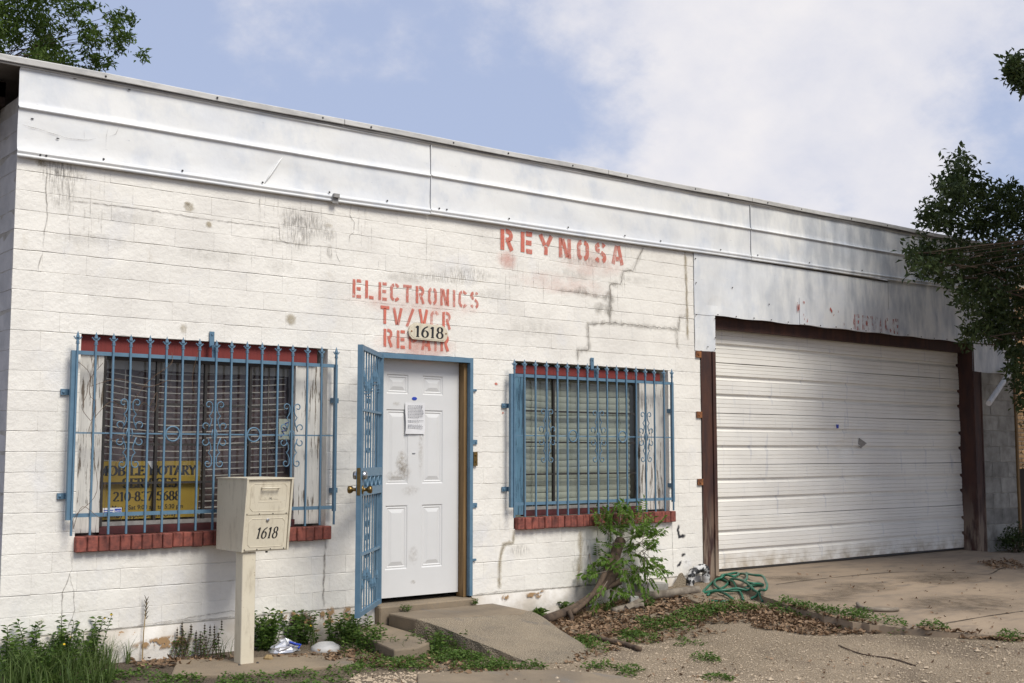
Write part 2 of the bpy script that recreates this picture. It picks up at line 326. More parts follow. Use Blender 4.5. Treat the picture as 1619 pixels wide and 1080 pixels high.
# ------------------------------------------------------------------ terrain
def lerp_tab(x, t):
    if x <= t[0][0]: return t[0][1]
    for (a, b), (c_, d) in zip(t, t[1:]):
        if x <= c_: return b + (d-b)*(x-a)/(c_-a)
    return t[-1][1]
GT = [(-8,-.19),(0,-.215),(1.2,-.24),(3,-.235),(4.9,-.235),(6.0,-.105),(6.9,-.062),(14,-.062),(30,-.05)]
def hn(x, y, s=0):
    return math.sin(x*2.1+s)*math.cos(y*1.7+s*1.3)*.5+math.sin(x*5.3+1+s)*math.sin(y*4.7+2)*.3+math.sin(x*11+y*9+s)*.2
def tz(x, y):
    b = lerp_tab(x, GT); d = max(0., -y)
    return b - .040*min(d, 5) + .012*hn(x, y)*min(1, d*2+.2)
m = MB(); xs = [-60,-30,-15,-8]+[-5+.12*i for i in range(180)]+[18,22,30,45,80]; ys = [-80,-40,-20,-12]+[-8+.12*i for i in range(68)]+[.3,4,10,20,40,80]
for y in ys:
    for x in xs: m.v.append((x, y, tz(x, y) - (.1 if (0 < x < 13 and y > .25) else 0)))
nx = len(xs)
for j in range(len(ys)-1):
    for i in range(nx-1): m.f.append((j*nx+i, j*nx+i+1, (j+1)*nx+i+1, (j+1)*nx+i))
tag(m.build('ground', M['ground'], None, True), 'bare gravel and dirt yard in front of the shop', 'ground', kind='structure')
def dzf(x, y): return -.022 - .050*max(0, -y)
DE = [(6.98,-.03),(6.62,-.7),(6.2,-1.3),(5.98,-1.9),(5.88,-2.40),(6.0,-2.78),(6.5,-3.5),(7.0,-4.3),(7.3,-6.5)]
DR = [(24,-6.5),(24,-1.7),(14.2,-.95),(13.1,-.75),(12.35,-.5),(12.0,-.28)]
m = MB(); rows = []
def edge_jit(p, i): return (p[0]+.02*math.sin(i*3.1), p[1]+.02*math.cos(i*2.3))
fine = []
for (a, b) in zip(DE, DE[1:]):
    for t in range(5): fine.append((a[0]+(b[0]-a[0])*t/5+random.uniform(-.04,.04), a[1]+(b[1]-a[1])*t/5+random.uniform(-.03,.03)))
fine.append(DE[-1])
poly = fine + DR + [(12.0,.6),(7.0,.6)]
k0 = len(poly)
m.add([(x, y, dzf(x, y)) for x, y in poly]+[(x, y, dzf(x, y)-.14) for x, y in poly], [tuple(range(k0))]+[(i, (i+1)%k0, (i+1)%k0+k0, i+k0) for i in range(k0)])
drv = fixn(m.build('driveway', M['drive'])); tag(drv, 'tan concrete driveway apron running up to the garage door', 'driveway', kind='structure')
# ------------------------------------------------------------------ the shop
shop = empty('repair_shop', (6.5, 4, -.2), 'low white painted block shop with metal fascia, barred windows and wide garage door', 'shop')
CH = .13547; WX1 = 6.80; NC = 24
OP = [(.475,2.43,.642,2.033),(4.336,6.325,.642,2.033),(2.888,3.868,-.02,2.033)]
m = MB()     # masonry behind the face blocks, with openings
zt = 3.30; xc = [0.012]+sorted([v for o in OP for v in o[:2]])+[WX1]
oo = sorted(OP)
px = .012
for (a, b, c_, d) in oo:
    m.box(px, a, .004, .2, -.4, zt); m.box(a, b, .004, .2, d, zt)
    if c_ > 0: m.box(a, b, .004, .2, -.4, c_-.11)
    px = b
m.box(px, WX1, .004, .2, -.4, zt)
fw = m.build('front_wall', M['paint'], shop)
def block_mesh(x0, x1, z0, z1, plane='y', gx=.0, gz=.0003, bulge=.003):
    m = MB(); nx_, nz_ = 5, 3; ih = random.uniform(.0004,.0016); dh = random.uniform(.0002,.0014); db = random.choice((.0002,.0012,.0022,.0032)); dt = random.uniform(.0012,.0045); y0 = random.uniform(-.0010, .0002); ti = random.uniform(-.0007,.0007); tj = random.uniform(-.0005,.0020)
    x0 += gx; x1 -= gx; z0 += gz; z1 -= gz; g = {}
    for j in range(nz_+2):
        for i in range(nx_+2):
            cx = min(max((i-1)/(nx_-1), 0), 1); cz = min(max((j-1)/(nz_-1), 0), 1)
            e = (i in (0, nx_+1)) or (j in (0, nz_+1)); fx = x0+(x1-x0)*cx; fz = z0+(z1-z0)*cz
            if not e:
                ins = ih if cx in (0, 1) else 0; fx += (ins if cx == 0 else -ins if cx == 1 else 0); fz += (.0010 if cz == 0 else -.0055 if cz == 1 else 0)
                yy = y0 + ti*(cx-.5)*2 + tj*(cz-.5) - bulge*.35*random.random()
            else:
                yy = (db if cz == 0 else dt) if j in (0, nz_+1) else y0+dh
            if cz in (0, 1): fz += random.uniform(-.0024, .0024)
            g[i, j] = len(m.v); m.v.append((fx, yy, fz))
    for j in range(nz_+1):
        for i in range(nx_+1): m.f.append((g[i,j], g[i+1,j], g[i+1,j+1], g[i,j+1]))
    return m
BL = []
for r in range(NC):
    z0 = r*CH; z1 = z0+CH; off = (.206, .338)[r % 2]+random.uniform(-.015,.015); js = [0.]; x = off
    while x < WX1-.07: js.append(x); x += .3048+random.uniform(-.004,.004)
    js.append(WX1); wob = random.uniform(-.0025,.0025)
    for a, b in zip(js, js[1:]):
        segs = [(a, b)]
        for (o0, o1, c0, c1) in OP:
            lo_ = c0-.10 if c0 > 0 else c0
            if z1 > lo_+.03 and z0 < c1-.03:
                ns = []
                for (p, q) in segs:
                    if q <= o0 or p >= o1: ns.append((p, q)); continue
                    if p < o0-.02: ns.append((p, o0))
                    if q > o1+.02: ns.append((o1, q))
                segs = ns
        for (p, q) in segs:
            if q-p > .03: BL.append((p, q, z0+wob, z1+wob))
BL.sort(key=lambda t: (t[0]+2.45)**2+69)
rest = MB()
for i, (a, b, c_, d) in enumerate(BL):
    bm_ = block_mesh(a, b, c_, d)
    if i < 298: bm_.build('block', M['paint'], fw)
    else: rest.add(bm_.v, bm_.f)
o = rest.build('far_blocks', M['paint'], fw); o['kind'] = 'stuff'
m = MB(); m.box(.0, 2.888, -.004, .2, -.45, -.004); m.box(3.868, WX1, -.004, .2, -.45, -.004)
m2 = MB()   # plastered footing, slightly proud and wavy
for (a, b) in ((.0,2.888),(3.868,WX1)):
    nseg = int((b-a)/.09); base = len(m2.v)
    for i in range(nseg+1):
        x = a+(b-a)*i/nseg; top = -.006+.004*hn(x*3, 1)
        for (yy, z) in ((.01, top),(-.010+.003*hn(x,2), top-.006),(-.014+.004*hn(x,3), -.16),(-.012,-.45)): m2.v.append((x, yy, z))
    for i in range(nseg):
        for q in range(3): m2.f.append((base+i*4+q, base+i*4+q+1, base+(i+1)*4+q+1, base+(i+1)*4+q))
fixn(m2.build('footing', M['footing'], shop, True))
m.build('foundation', M['mortar'], shop)
m = MB().box(0, .012, .012, 9, -.4, 3.62); sw = m.build('side_wall', M['mortar'], shop)
rest = MB()
for r in range(26):
    z0 = r*CH; off = (.0, .152)[r % 2]; y = .0045
    y1 = off+.3048 if off else .3048
    while y < 3:
        bm_ = block_mesh(y, y1, z0, z0+CH); rest.add([(v[1], v[0], v[2]) for v in bm_.v], [tuple(reversed(f)) for f in bm_.f]); y = y1; y1 += .3048
o = rest.build('side_blocks', M['sidewall'], sw); o['kind'] = 'stuff'
m = MB(); m.box(.0, 13.1, 8.9, 9.1, -.4, 3.6); m.box(12.95, 13.08, .25, 8.9, -.4, 3.6); m.build('back_walls', M['sidewall'], shop)
m = MB(); m.box(.05, 12.9, .3, 8.9, -.05, -.03); m.build('shop_floor', M['concrete'], shop)
RS = .0095
m = MB(); m.add([(-1.4,-.05,3.80),(13.2,-.05,3.93),(13.2,9.3,3.9),(-1.4,9.3,3.78),(-1.4,-.05,3.86),(13.2,-.05,3.99),(13.2,9.3,3.96),(-1.4,9.3,3.84)],
    [(0,3,2,1),(4,5,6,7),(0,1,5,4),(1,2,6,5),(2,3,7,6),(3,0,4,7)]); rf = m.build('roof', M['roof'], shop)
for i, (z, y) in enumerate(((3.70,.30),(3.58,.42))):
    m = MB(); m.box(-1.35, .02 if i else -.004, y, y+.05, z-.02, z+.085); m.build('rafter', M['rafter'], rf)
for j in range(4):
    m = MB(); m.box(-1.3, -.005, .3+.45*j, .35+.45*j, 3.62, 3.79); m.build('rafter', M['rafter'], rf)
m = MB(); m.box(-1.25, -.003, .50, .53, 3.40, 3.56); m.build('eave_board', M['rafter'], rf)
def zf(z, x): return z + RS*x
# fascia of three pressed sheet metal panels with rolled ribs
def fascia(x0, x1, dents=()):
    prof = [(-.028,3.195),(-.040,3.197),(-.042,3.210),(-.034,3.216),(-.034,3.222),(-.044,3.228),(-.045,3.240),(-.034,3.250),(-.0325,3.254),(-.032,3.258)]
    for t in range(1, 6): prof.append((-.026-.006*t/6, 3.258+(3.521-3.258)*t/6))
    prof += [(-.030,3.521),(-.0305,3.524),(-.046,3.5265),(-.051,3.532),(-.049,3.538),(-.032,3.547),(-.030,3.550)]
    for t in range(1, 6): prof.append((-.028, 3.548+(3.800-3.548)*t/6))
    prof += [(-.028,3.797),(-.0285,3.800),(-.041,3.803),(-.043,3.811),(-.032,3.817),(-.029,3.820),(-.028,3.83),(-.028,3.85)]
    ns = int((x1-x0)/.11); m = MB(); k = len(prof); ph = random.uniform(0, 9)
    for i in range(ns+1):
        x = x0+(x1-x0)*i/ns
        for (y, z) in prof:
            yy = y + .0022*math.sin(x*3.1+z*9+ph)*math.cos(x*1.3+z*4)+.0015*math.sin(x*9+z*17+ph)
            for (dx, dz_, rr, dp) in dents: yy += dp*math.exp(-((x-dx)**2/(rr*rr)+(z-dz_)**2/(rr*rr*.5)))
            m.v.append((x, yy, zf(z, x)+.003*math.sin(x*1.7+ph)))
    for i in range(ns):
        for q in range(k-1): m.f.append((i*k+q, (i+1)*k+q, (i+1)*k+q+1, i*k+q+1))
    return m.build('fascia_panel', M['sheet'], shop, False)
F1 = fascia(-.012, 3.388, [(1.95,3.38,.10,.014),(2.02,3.50,.06,-.006)]); F2 = fascia(3.396, 7.592); F3 = fascia(7.598, 13.14)
for F in (F1, F2, F3): F.data.polygons.foreach_set('use_smooth', [True]*len(F.data.polygons))
def screw(x, y, z, par, r=.007): MB().lathe((x, y, z), (0,-1,0), [(0,r),(.004,r),(.007,r*.5)], 7).build('screw', M['dark'], par)
for F, xs_ in ((F1,(.14,.18,.575,1.16,1.81,2.4,2.95)),(F2,(3.48,3.56,4.25,4.96,5.7,6.2,7.1)),(F3,(7.7,8.6,9.6,10.5))):
    for x in xs_: screw(x, -.040, zf(3.262 if x not in (.14,.18) else 3.228, x), F, .008)
for F, xq in ((F2, 3.405), (F3, 7.61)):
    m = MB(); m.box(xq-.013, xq-.008, -.040, -.026, zf(3.20, xq), zf(3.81, xq)); m.build('seam', M['sheet'], F)
m = MB(); 
for (x0, x1) in ((-1.4,2.515),(2.52,5.46),(5.465,7.60),(7.605,13.2)):
    ns = 14; 
    m = MB(); pr = [(-.02,3.872),(-.062,3.874),(-.066,3.868),(-.064,3.832),(-.058,3.828)]
    for i in range(ns+1):
        x = x0+(x1-x0)*i/ns
        for (y, z) in pr: m.v.append((x, y+.003*math.sin(x*4+z*30), zf(z, x)+.003*math.sin(x*2.7)))
    for i in range(ns):
        for q in range(4): m.f.append((i*5+q, (i+1)*5+q, (i+1)*5+q+1, i*5+q+1))
    cp = m.build('coping', M['coping'], shop)
    x = x0+.25
    while x < x1:
        if x > -.1: screw(x, -.066, zf(3.85, x), cp, .008)
        x += random.uniform(.5, 1.0)
m = MB(); m.box(2.425,2.475,-.075,-.046,3.245,3.275); m.box(2.422,2.478,-.052,-.046,3.20,3.246); m.build('cable_clip', M['alu'], shop)
# sheet metal header over the garage opening
def sheet_piece(name, poly, y=-.012, mat='sheet', par=shop, th=.004): 
    m = MB(); m.prism(poly, y, y+th); return fixn(m.build(name, M[mat], par))
hz = 2.632
def grid_sheet(name, x0, x1, z0, z1, y, par, dent=(), cut=None, amp=.003):
    nx_ = max(2, int((x1-x0)/.09)); nz_ = max(2, int((z1-z0)/.09)); m = MB()
    for j in range(nz_+1):
        for i in range(nx_+1):
            x = x0+(x1-x0)*i/nx_; z = z0+(z1-z0)*j/nz_; yy = y+amp*math.sin(x*2.3+z*5)*math.sin(x*1.1-z*3)
            for (dx, dz_, rr, dp) in dent: yy += dp*math.exp(-((x-dx)**2+(z-dz_)**2)/(rr*rr))
            if j == 0: z += .005*math.sin(x*9)
            m.v.append((x, yy, z))
    for j in range(nz_):
        for i in range(nx_): m.f.append((j*(nx_+1)+i, j*(nx_+1)+i+1, (j+1)*(nx_+1)+i+1, (j+1)*(nx_+1)+i))
    o = m.build(name, M['sheet'], par); md = o.modifiers.new('thick', 'SOLIDIFY'); md.thickness = .003; return o
hs1 = grid_sheet('header_sheet', 6.715, 10.16, hz, 3.262, -.014, shop, [(7.0,2.72,.09,.012),(6.95,2.62,.05,-.006)])
hs2 = grid_sheet('header_sheet', 10.168, 13.13, hz, 3.30, -.016, shop)
grid_sheet('sheet_leg', 6.717, 7.030, 2.258, hz+.03, -.0095, shop, [(6.74,2.4,.08,-.006)])
grid_sheet('sheet_leg', 12.03, 13.13, 2.268, hz+.03, -.0105, shop)
patch = grid_sheet('patch_sheet', 8.43, 11.25, hz+.004, 2.935, -.021, shop, amp=.0015)
x = 7.06
while x < 12: screw(x, -.022, hz+.016+.004*math.sin(x*5), hs1 if x < 10.16 else hs2, .007); x += .29
for (x, z) in ((6.73,3.2),(6.735,2.95),(6.73,2.62),(7.015,2.6),(7.015,2.4),(7.015,2.285),(6.9,2.3),(7.3,2.95),(7.9,2.82)): screw(x, -.02, z, hs1, .007)
# steel posts of the garage opening
m = MB(); m.box(6.80, 6.968, -.006, .02, -.12, 2.256); m.box(6.968, 6.985, -.022, .10, -.12, 2.256); m.box(6.985, 7.03, -.010, .10, -.12, 2.256)
m.box(6.80, 6.815, -.014, .02, -.12, 2.256); lp = m.build('steel_post', M['rust'], shop)
for z in (2.215, 1.60, .92):
    m = MB(); m.box(6.725, 6.80, -.02, -.006, z-.032, z+.032); m.lathe((6.755,-.02,z),(0,-1,0),[(0,.012),(.008,.012)],6); m.build('anchor_plate', M['rustplate'], lp)
m = MB(); m.box(12.03, 12.06, -.012, .30, -.12, 2.64); m.box(12.06, 12.20, -.008, .02, -.12, 2.27); m.box(12.20, 12.225, -.014, .03, -.12, 2.27); m.build('steel_post', M['rust'], shop)
m = MB(); m.box(7.03, 12.03, .090, .150, 2.515, 2.640); m.box(6.99, 12.03, .004, .30, 2.642, 2.70); m.build('lintel_and_shadow_bar', M['rust'], shop)  # rusty lintel, with a lower dark bar added to widen the header shadow
m = MB(); m.box(6.8, 7.02, .1, .3, -.1, 2.7); m.box(6.8, 13.0, .03, .3, 2.70, 3.3); m.box(12.06, 12.95, .03, .25, 2.3, 2.7); m.build('header_wall', M['mortar'], shop)
# sectional garage door
gd = empty('garage_door'); gd.parent = shop; gd.matrix_parent_inverse = Matrix.Translation(shop.location).inverted()
SE = [.0,.545,1.09,1.635,2.17,2.70]
for q, (a, b) in enumerate(zip(SE, SE[1:])):
    H = b-a; pr = [(.03, a+.002),(.0, a+.004)]
    gro = (.195, .39)
    z = a+.004; pins = [.06,.10,.15,.25,.295,.345,.435,.475,.51]
    ev = sorted([(g_, 1) for g_ in gro]+[(p_, 0) for p_ in pins])
    for (h_, ty) in ev:
        if h_ > H-.02: continue
        if ty == 0: pr += [(.0, a+h_-.004),(.007, a+h_),(.0, a+h_+.004)]
        else: pr += [(.0, a+h_-.040),(.028, a+h_-.014),(.029, a+h_+.010),(.001, a+h_+.015)]
    pr += [(.0, b-.006),(.006, b-.002),(.03, b-.001)]
    pr.sort(key=lambda t: t[1]) if False else None
    ns = 34; m = MB(); k = len(pr)
    for i in range(ns+1):
        x = 7.0+(12.028-7.0)*i/ns
        for (y, z) in pr:
            dn = .004*math.sin(x*1.9+q*2)*math.sin(z*5+q)+.003*math.sin(x*5.3+z*11)
            if q == 0 and i > 2 and i < 12: dn += .004*math.sin(x*14)
            if q == 1: dn += .012*math.exp(-((x-8.4)**2*4+(z-.58)**2*120))
            if q == 2: dn += .030*math.exp(-((x-9.55)**2*90+(z-1.28)**2*110))
            sag = .016*math.sin((x-7)/5.03*math.pi) if q == 0 and z < .03 else 0
            m.v.append((x, .20+y+dn, z+.002*math.sin(x*2+q)-sag*0))
    for i in range(ns):
        for e in range(k-1): m.f.append((i*k+e, (i+1)*k+e, (i+1)*k+e+1, i*k+e+1))
    o = link(bpy.data.objects.new('door_section', m.mesh('door_section', M['garage'])), gd)
m = MB(); m.box(7.0, 12.02, .20, .235, -.018, -.001); o = link(bpy.data.objects.new('rubber_seal', m.mesh('rubber_seal', M['dark'])), gd)
m = MB(); m.prism([(9.35,1.50),(9.385,1.50),(9.39,1.545),(9.345,1.545)], .188, .192); o = link(bpy.data.objects.new('blue_sticker', m.mesh('blue_sticker', M['bluesticker'])), gd)
m = MB(); m.add([(9.78,.19,1.395),(9.90,.165,1.33),(9.83,.20,1.27),(9.77,.203,1.30)],[(0,1,2,3)]); o = link(bpy.data.objects.new('torn_flap', m.mesh('torn_flap', M['alu'])), gd)
# grey concrete block pier right of the garage
pier = MB().box(12.232, 13.06, .012, .25, -.3, 2.29).build('block_pier', M['mortar'], shop)
z = -.12; r = 0
while z < 2.24:
    h_ = min(.2032, 2.285-z); js = [12.23, 12.44 if r % 2 else 12.64, 13.05 if r % 2 else 13.05]; js = sorted(set(js+([12.84] if r % 2 else [])))
    for a, b in zip(js, js[1:]):
        bb = block_mesh(a, b, z, z+h_, gx=.004, gz=.004); bb.build('concrete_block', M['cmu'], pier)
    z += .2032; r += 1
m = MB(); m.box(13.06, 13.10, -.02, .03, -.1, 2.28); m.build('corner_trim', M['wood'], shop)
m = MB(); m.tube([(13.12,-.03,2.36),(12.93,-.06,2.335),(12.78,-.12,2.30),(11.42,-.55,1.82)], .034, 8); m.build('downspout', M['whitepipe'], shop)
# ------------------------------------------------------------------ windows, sills, grilles
def child(name, mb, mat, par, smooth=False): return link(bpy.data.objects.new(name, mb.mesh(name, M[mat], smooth)), par)
def group_part(name):
    e = empty(name); e.parent = shop; e.matrix_parent_inverse = Matrix.Translation(shop.location).inverted(); return e
def window(x0, x1, lm, rm, s0, s1, lz, cols, rows, slat, pitch, open_):
    w = group_part('window'); z0, z1 = .70, 1.905
    child('lintel_board', MB().box(x0+.002, x1-.07, .045, .075, lz[0], lz[1]), 'peel_red', w)
    child('side_board', MB().box(x0+.002, s0-.012, .070, .10, .66, lz[0]-.004), lm, w)
    child('side_board', MB().box(s1+.012, x1-.002, .070, .10, .66, lz[0]-.004), rm, w)
    child('stop_strip', MB().box(s1-.004, s1+.010, .060, .10, .70, lz[0]-.006), rm, w)
    child('stop_strip', MB().box(s0-.010, s0+.004, .060, .10, .70, lz[0]-.006), 'dark' if lm == 'peel_white' else 'alu', w)
    child('bottom_board', MB().box(s0-.01, s1+.01, .066, .11, .645, .698), 'dark_red', w)
    child('bottom_rail', MB().box(s0+.005, s1-.005, .085, .12, .70, .728), 'alu', w)
    child('top_rail', MB().box(s0+.005, s1-.005, .085, .12, lz[0]-.035, lz[0]-.006), 'dark', w)
    zb, zt_ = .728, lz[0]-.035
    xsn = [s0+.005+(s1-s0-.01)*c_ for c_ in cols]; zsn = [zb+(zt_-zb)*r_ for r_ in rows]
    for x in xsn[1:-1]: child('muntin', MB().box(x-.010, x+.010, .090, .118, zb, zt_), 'dark', w)
    for z in zsn[1:-1]: child('muntin', MB().box(s0+.006, s1-.006, .094, .114, z-.008, z+.008), 'dark', w)
    for a, b in zip(xsn, xsn[1:]):
        for c_, d in zip(zsn, zsn[1:]):
            child('pane', MB().quad(a+.002, b-.002, .103, c_+.002, d-.002), 'glass', w)
    z = zb+.04; i = 0; ns = 18
    while z < zt_-.02:
        m = MB(); sag = (.055 if open_ else .018)*((z-zb)/(zt_-zb))**.6
        tl = random.uniform(-.004,.004); pr = [(-.011,-.004),(0,.002),(.011,-.004)] if open_ else [(-.004,-pitch*.52),(-.016,0),(.004,pitch*.52)]
        for j in range(ns+1):
            x = s0+.03+(s1-s0-.06)*j/ns; t = j/ns; zz = z - sag*math.sin(t*math.pi)*(1.0+.3*math.sin(t*5+1)) + tl*(t-.5)*2
            for (py, pz) in pr: m.v.append((x, .185+py*(1 if open_ else .8)+.003*math.sin(t*9+i), zz+pz+(.003*math.sin(t*13+i*2) if not open_ else 0)))
        for j in range(ns):
            for e in range(2): m.f.append((j*3+e, (j+1)*3+e, (j+1)*3+e+1, j*3+e+1))
        o = child('blind_slat', m, slat, w, True); z += pitch; i += 1
        if open_:
            md = o.modifiers.new('t', 'SOLIDIFY'); md.thickness = .004
    for t in (.12, .5, .88): child('blind_cord', MB().box(s0+(s1-s0)*t-.002, s0+(s1-s0)*t+.002, .165, .169, zb, zt_), slat, w)
    child('head_box', MB().box(s0+.01, s1-.01, .165, .205, zt_-.06 if open_ else zt_-.03, zt_+.03), slat, w)
    m = MB(); nn = 60
    for j in range(nn+1):
        x = s0-.1+(s1-s0+.2)*j/nn
        for z in (.62, 2.0): m.v.append((x, .262+.016*math.sin(j*1.3), z))
    for j in range(nn): m.f.append((j*2, j*2+2, j*2+3, j*2+1))
    child('slat_backing', m, 'slat_backing' if open_ else 'slatR', w, True)
    child('window_box', MB().box(x0-.1, x0-.004, .201, .32, .5, 2.1).box(x1+.004, x1+.1, .201, .32, .5, 2.1).box(x0-.1, x1+.1, .32, .33, .5, 2.1), 'mortar', w)
    return w
WL = window(.475, 2.43, 'peel_white', 'peel_white', .678, 2.185, (1.905, 2.030), (0,.26,.51,.755,1), (0,.235,.475,.73,1), 'slatL', .049, True)
WR = window(4.336, 6.325, 'peel_blue', 'peel_white', 4.515, 5.985, (1.925, 2.000), (0,.255,1), (0,.25,.5,.745,1), 'slatR', .060, False)
def sill(x0, x1, nb):
    s = group_part('brick_sill'); child('mortar_bed', MB().box(x0+.004, x1-.004, -.030, .075, .545, .636), 'mortar', s)
    w = (x1-x0)/nb
    for i in range(nb):
        m = MB(); a = x0+i*w+.0025; b = x0+(i+1)*w-.0025; dy = random.uniform(-.004,.004); dzz = random.uniform(-.003,.003)
        m.box(a, b, -.056+dy, .066, .537+dzz, .642+dzz*.6, .006); fixn(child('brick', m, 'brick', s))
sill(.468, 2.458, 26); sill(4.346, 6.362, 26)
def finial_bar(z0, z1):
    m = MB(); h = .0065; m.box(-h, h, -h, h, z0, z1)
    m.box(-.0105,.0105,-.0105,.0105, z1-.002, z1+.006); m.box(-.009,.009,-.009,.009, z1+.010, z1+.017); m.box(-.007,.007,-.007,.007, z1+.006, z1+.030)
    m.lathe((0,0,z1+.028),(0,0,1),[(0,.005),(.014,.014),(.026,.011),(.058,.0008)],6)
    for s in (-1, 1): m.tube([(0,0,z1+.026),(s*.016,0,z1+.034),(s*.026,0,z1+.048),(s*.031,0,z1+.042)], [.005,.005,.004,.0015], 5)
    return m
def scroll():
    m = MB()
    def spiral(cx, cz, r0, r1, a0, a1, nn): return [(cx+(r0+(r1-r0)*t/nn)*math.cos(a0+(a1-a0)*t/nn), cz+(r0+(r1-r0)*t/nn)*math.sin(a0+(a1-a0)*t/nn)) for t in range(nn+1)]
    q = spiral(.066, .048, .012, .032, -1.2, 4.0, 14)[:]           # curl beside the cross rail
    q += [(.026,.070),(.022,.092),(.040,.118),(.026,.132),(.017,.155)]
    q += spiral(.044, .186, .027, .010, math.pi, -2.4, 14)
    q0 = [(.012,.008),(.030,.004),(.060,.014)]
    for sx in (-1, 1):
        for sz in (-1, 1): m.tube([(sx*x, 0, sz*z) for x, z in q], .0042, 5)
        m.tube([(sx*.012,0,.03),(sx*.02,0,0),(sx*.012,0,-.03)], .004, 5)
    return m
SCR = scroll().mesh('scroll_ornament', M['blue'], True)
RING = MB().tube([(.052*math.cos(a), 0, .052*math.sin(a)) for a in [2*math.pi*i/22 for i in range(23)]], .0065, 6, False).mesh('ring', M['blue'], True)
def grille(x0, x1, n_, ztop, zbot, zmid, zr):
    g = group_part('window_grille'); bm_ = finial_bar(zbot, ztop).mesh('bar', M['blue']); sp = (x1-x0)/(n_-1)
    for i in range(n_):
        o = bpy.data.objects.new('bar', bm_); link(o, g); o.location = (x0+i*sp+random.uniform(-.002,.002), -.088, random.uniform(-.003,.003)); o.rotation_euler = (0, random.uniform(-.003,.003), 0)
    for z, t in ((zr[0], .013), (zr[1], .013), (zmid, .005)):
        child('rail', MB().box(x0+.006, x1-.006, -.081+(.004 if t < .01 else 0), -.063, z-t, z+t), 'blue', g)
    for s, x in ((-1, x0), (1, x1)):
        child('end_post', MB().box(x-.012-(.004 if s < 0 else 0)+s*.016, x+.012+s*.012, -.084, -.052, zr[1]-.03, zr[0]+.012), 'blue', g)
        for z in (zr[0]-.27, zr[1]+.13):
            m = MB(); m.box(min(x+s*.016, x+s*.075), max(x+s*.016, x+s*.075), -.018, -.004, z-.02, z+.02); m.box(min(x+s*.006, x+s*.016), max(x+s*.006, x+s*.016), -.052, -.004, z-.02, z+.02); m.lathe((x+s*.058,-.018,z),(0,-1,0),[(0,.009),(.007,.009),(.009,.004)],6); child('bracket', m, 'blue', g)
    xm = (x0+x1)/2+.0
    m = MB(); m.box(xm-.018, xm+.018, -.020, -.008, 1.99, 2.105); m.box(xm-.016, xm+.016, -.062, -.055, zr[0]-.014, 2.0); m.box(xm-.016, xm+.016, -.055, -.012, 1.985, 1.998); m.lathe((xm,-.020,2.085),(0,-1,0),[(0,.009),(.006,.009)],6); child('hanger_strap', m, 'blue', g)
    for i in (3, 8, 13):
        o = bpy.data.objects.new('scroll_ornament', SCR); link(o, g); o.location = (x0+i*sp, -.094, zmid); o.scale = (1.1,1.2,1.14)
    for i in (5.5, 10.5):
        o = bpy.data.objects.new('ring', RING); link(o, g); o.location = (x0+i*sp, -.090, zmid)
    return g
GLF = grille(.418, 2.450, 17, 1.955, .655, 1.345, (1.893, .788))
GRF = grille(4.268, 6.290, 17, 1.955, .650, 1.365, (1.897, .765))
# ------------------------------------------------------------------ doorway: blue iron frame, steel six panel door, open gate
DX0, DX1 = 2.888, 3.868
fr_ = group_part('gate_frame')
child('frame_bar', MB().box(DX1-.034, DX1-.002, -.022, .022, .0, 2.029), 'blue', fr_)
child('frame_bar', MB().box(DX0+.004, DX0+.036, -.022, .022, .0, 2.029), 'blue', fr_)
child('frame_bar', MB().box(DX0+.036, DX1-.034, -.022, .022, 1.988, 2.029), 'blue', fr_)
for z, big in ((1.752,0),(1.304,1),(.763,1),(.30,0)):
    m = MB(); m.box(DX1-.002, DX1+(.05 if big else .04), -.014, -.006, z-(.02 if big else .010), z+(.02 if big else .010)); m.lathe((DX1+.032,-.014,z),(0,-1,0),[(0,.008),(.007,.008)],6); child('bracket', m, 'blue', fr_)
m = MB(); m.box(DX1+.004, DX1+.048, -.022, -.006, 1.10, 1.22); m.lathe((DX1+.028,-.022,1.19),(0,-1,0),[(0,.011),(.008,.010)],8); m.lathe((DX1+.028,-.022,1.135),(0,-1,0),[(0,.009),(.006,.008)],8); child('strike_plate', m, 'brass', fr_)
jb = group_part('door_jamb')
child('jamb_board', MB().box(3.805, 3.845, .030, .13, -.01, 1.985), 'wood', jb)
child('jamb_board', MB().box(DX0+.005, 2.898, .030, .13, -.01, 1.985), 'wood', jb)
child('jamb_board', MB().box(2.898, 3.805, .060, .13, 1.998, 2.030), 'wood', jb)
child('threshold', MB().box(DX0+.002, DX1-.002, -.085, .3, -.34, -.014, .010), 'concrete', jb)
dr = group_part('front_door')
PX = [(3.053,3.273),(3.418,3.632)]; PZ = [(.254,.777),(.954,1.573),(1.703,1.866)]
xs_ = [2.90,3.053,3.273,3.418,3.632,3.80]; zs_ = [.028,.254,.777,.954,1.573,1.703,1.866,1.995]
m = MB()
for i in range(5):
    for j in range(7):
        if i in (1, 3) and j in (1, 3, 5): continue
        m.add([(xs_[i],.10,zs_[j]),(xs_[i+1],.10,zs_[j]),(xs_[i+1],.10,zs_[j+1]),(xs_[i],.10,zs_[j+1])],[(0,1,2,3)])
m.box(2.90, 3.80, .118, .145, .028, 1.995); child('door_slab', m, 'doorwhite', dr)
for (a, b) in PX:
    for (c_, d) in PZ:
        m = MB(); rings = [(0,.10),(.010,.108),(.020,.105),(.028,.110),(.030,.110),(.062,.101)]
        for (q, y) in rings: m.v += [(a+q,y,c_+q),(b-q,y,c_+q),(b-q,y,d-q),(a+q,y,d-q)]
        for r in range(len(rings)-1):
            for e in range(4): m.f.append((r*4+e, r*4+(e+1)%4, r*4+4+(e+1)%4, r*4+4+e))
        e0 = (len(rings)-1)*4; m.f.append((e0,e0+1,e0+2,e0+3)); child('door_panel', m, 'doorwhite', dr)
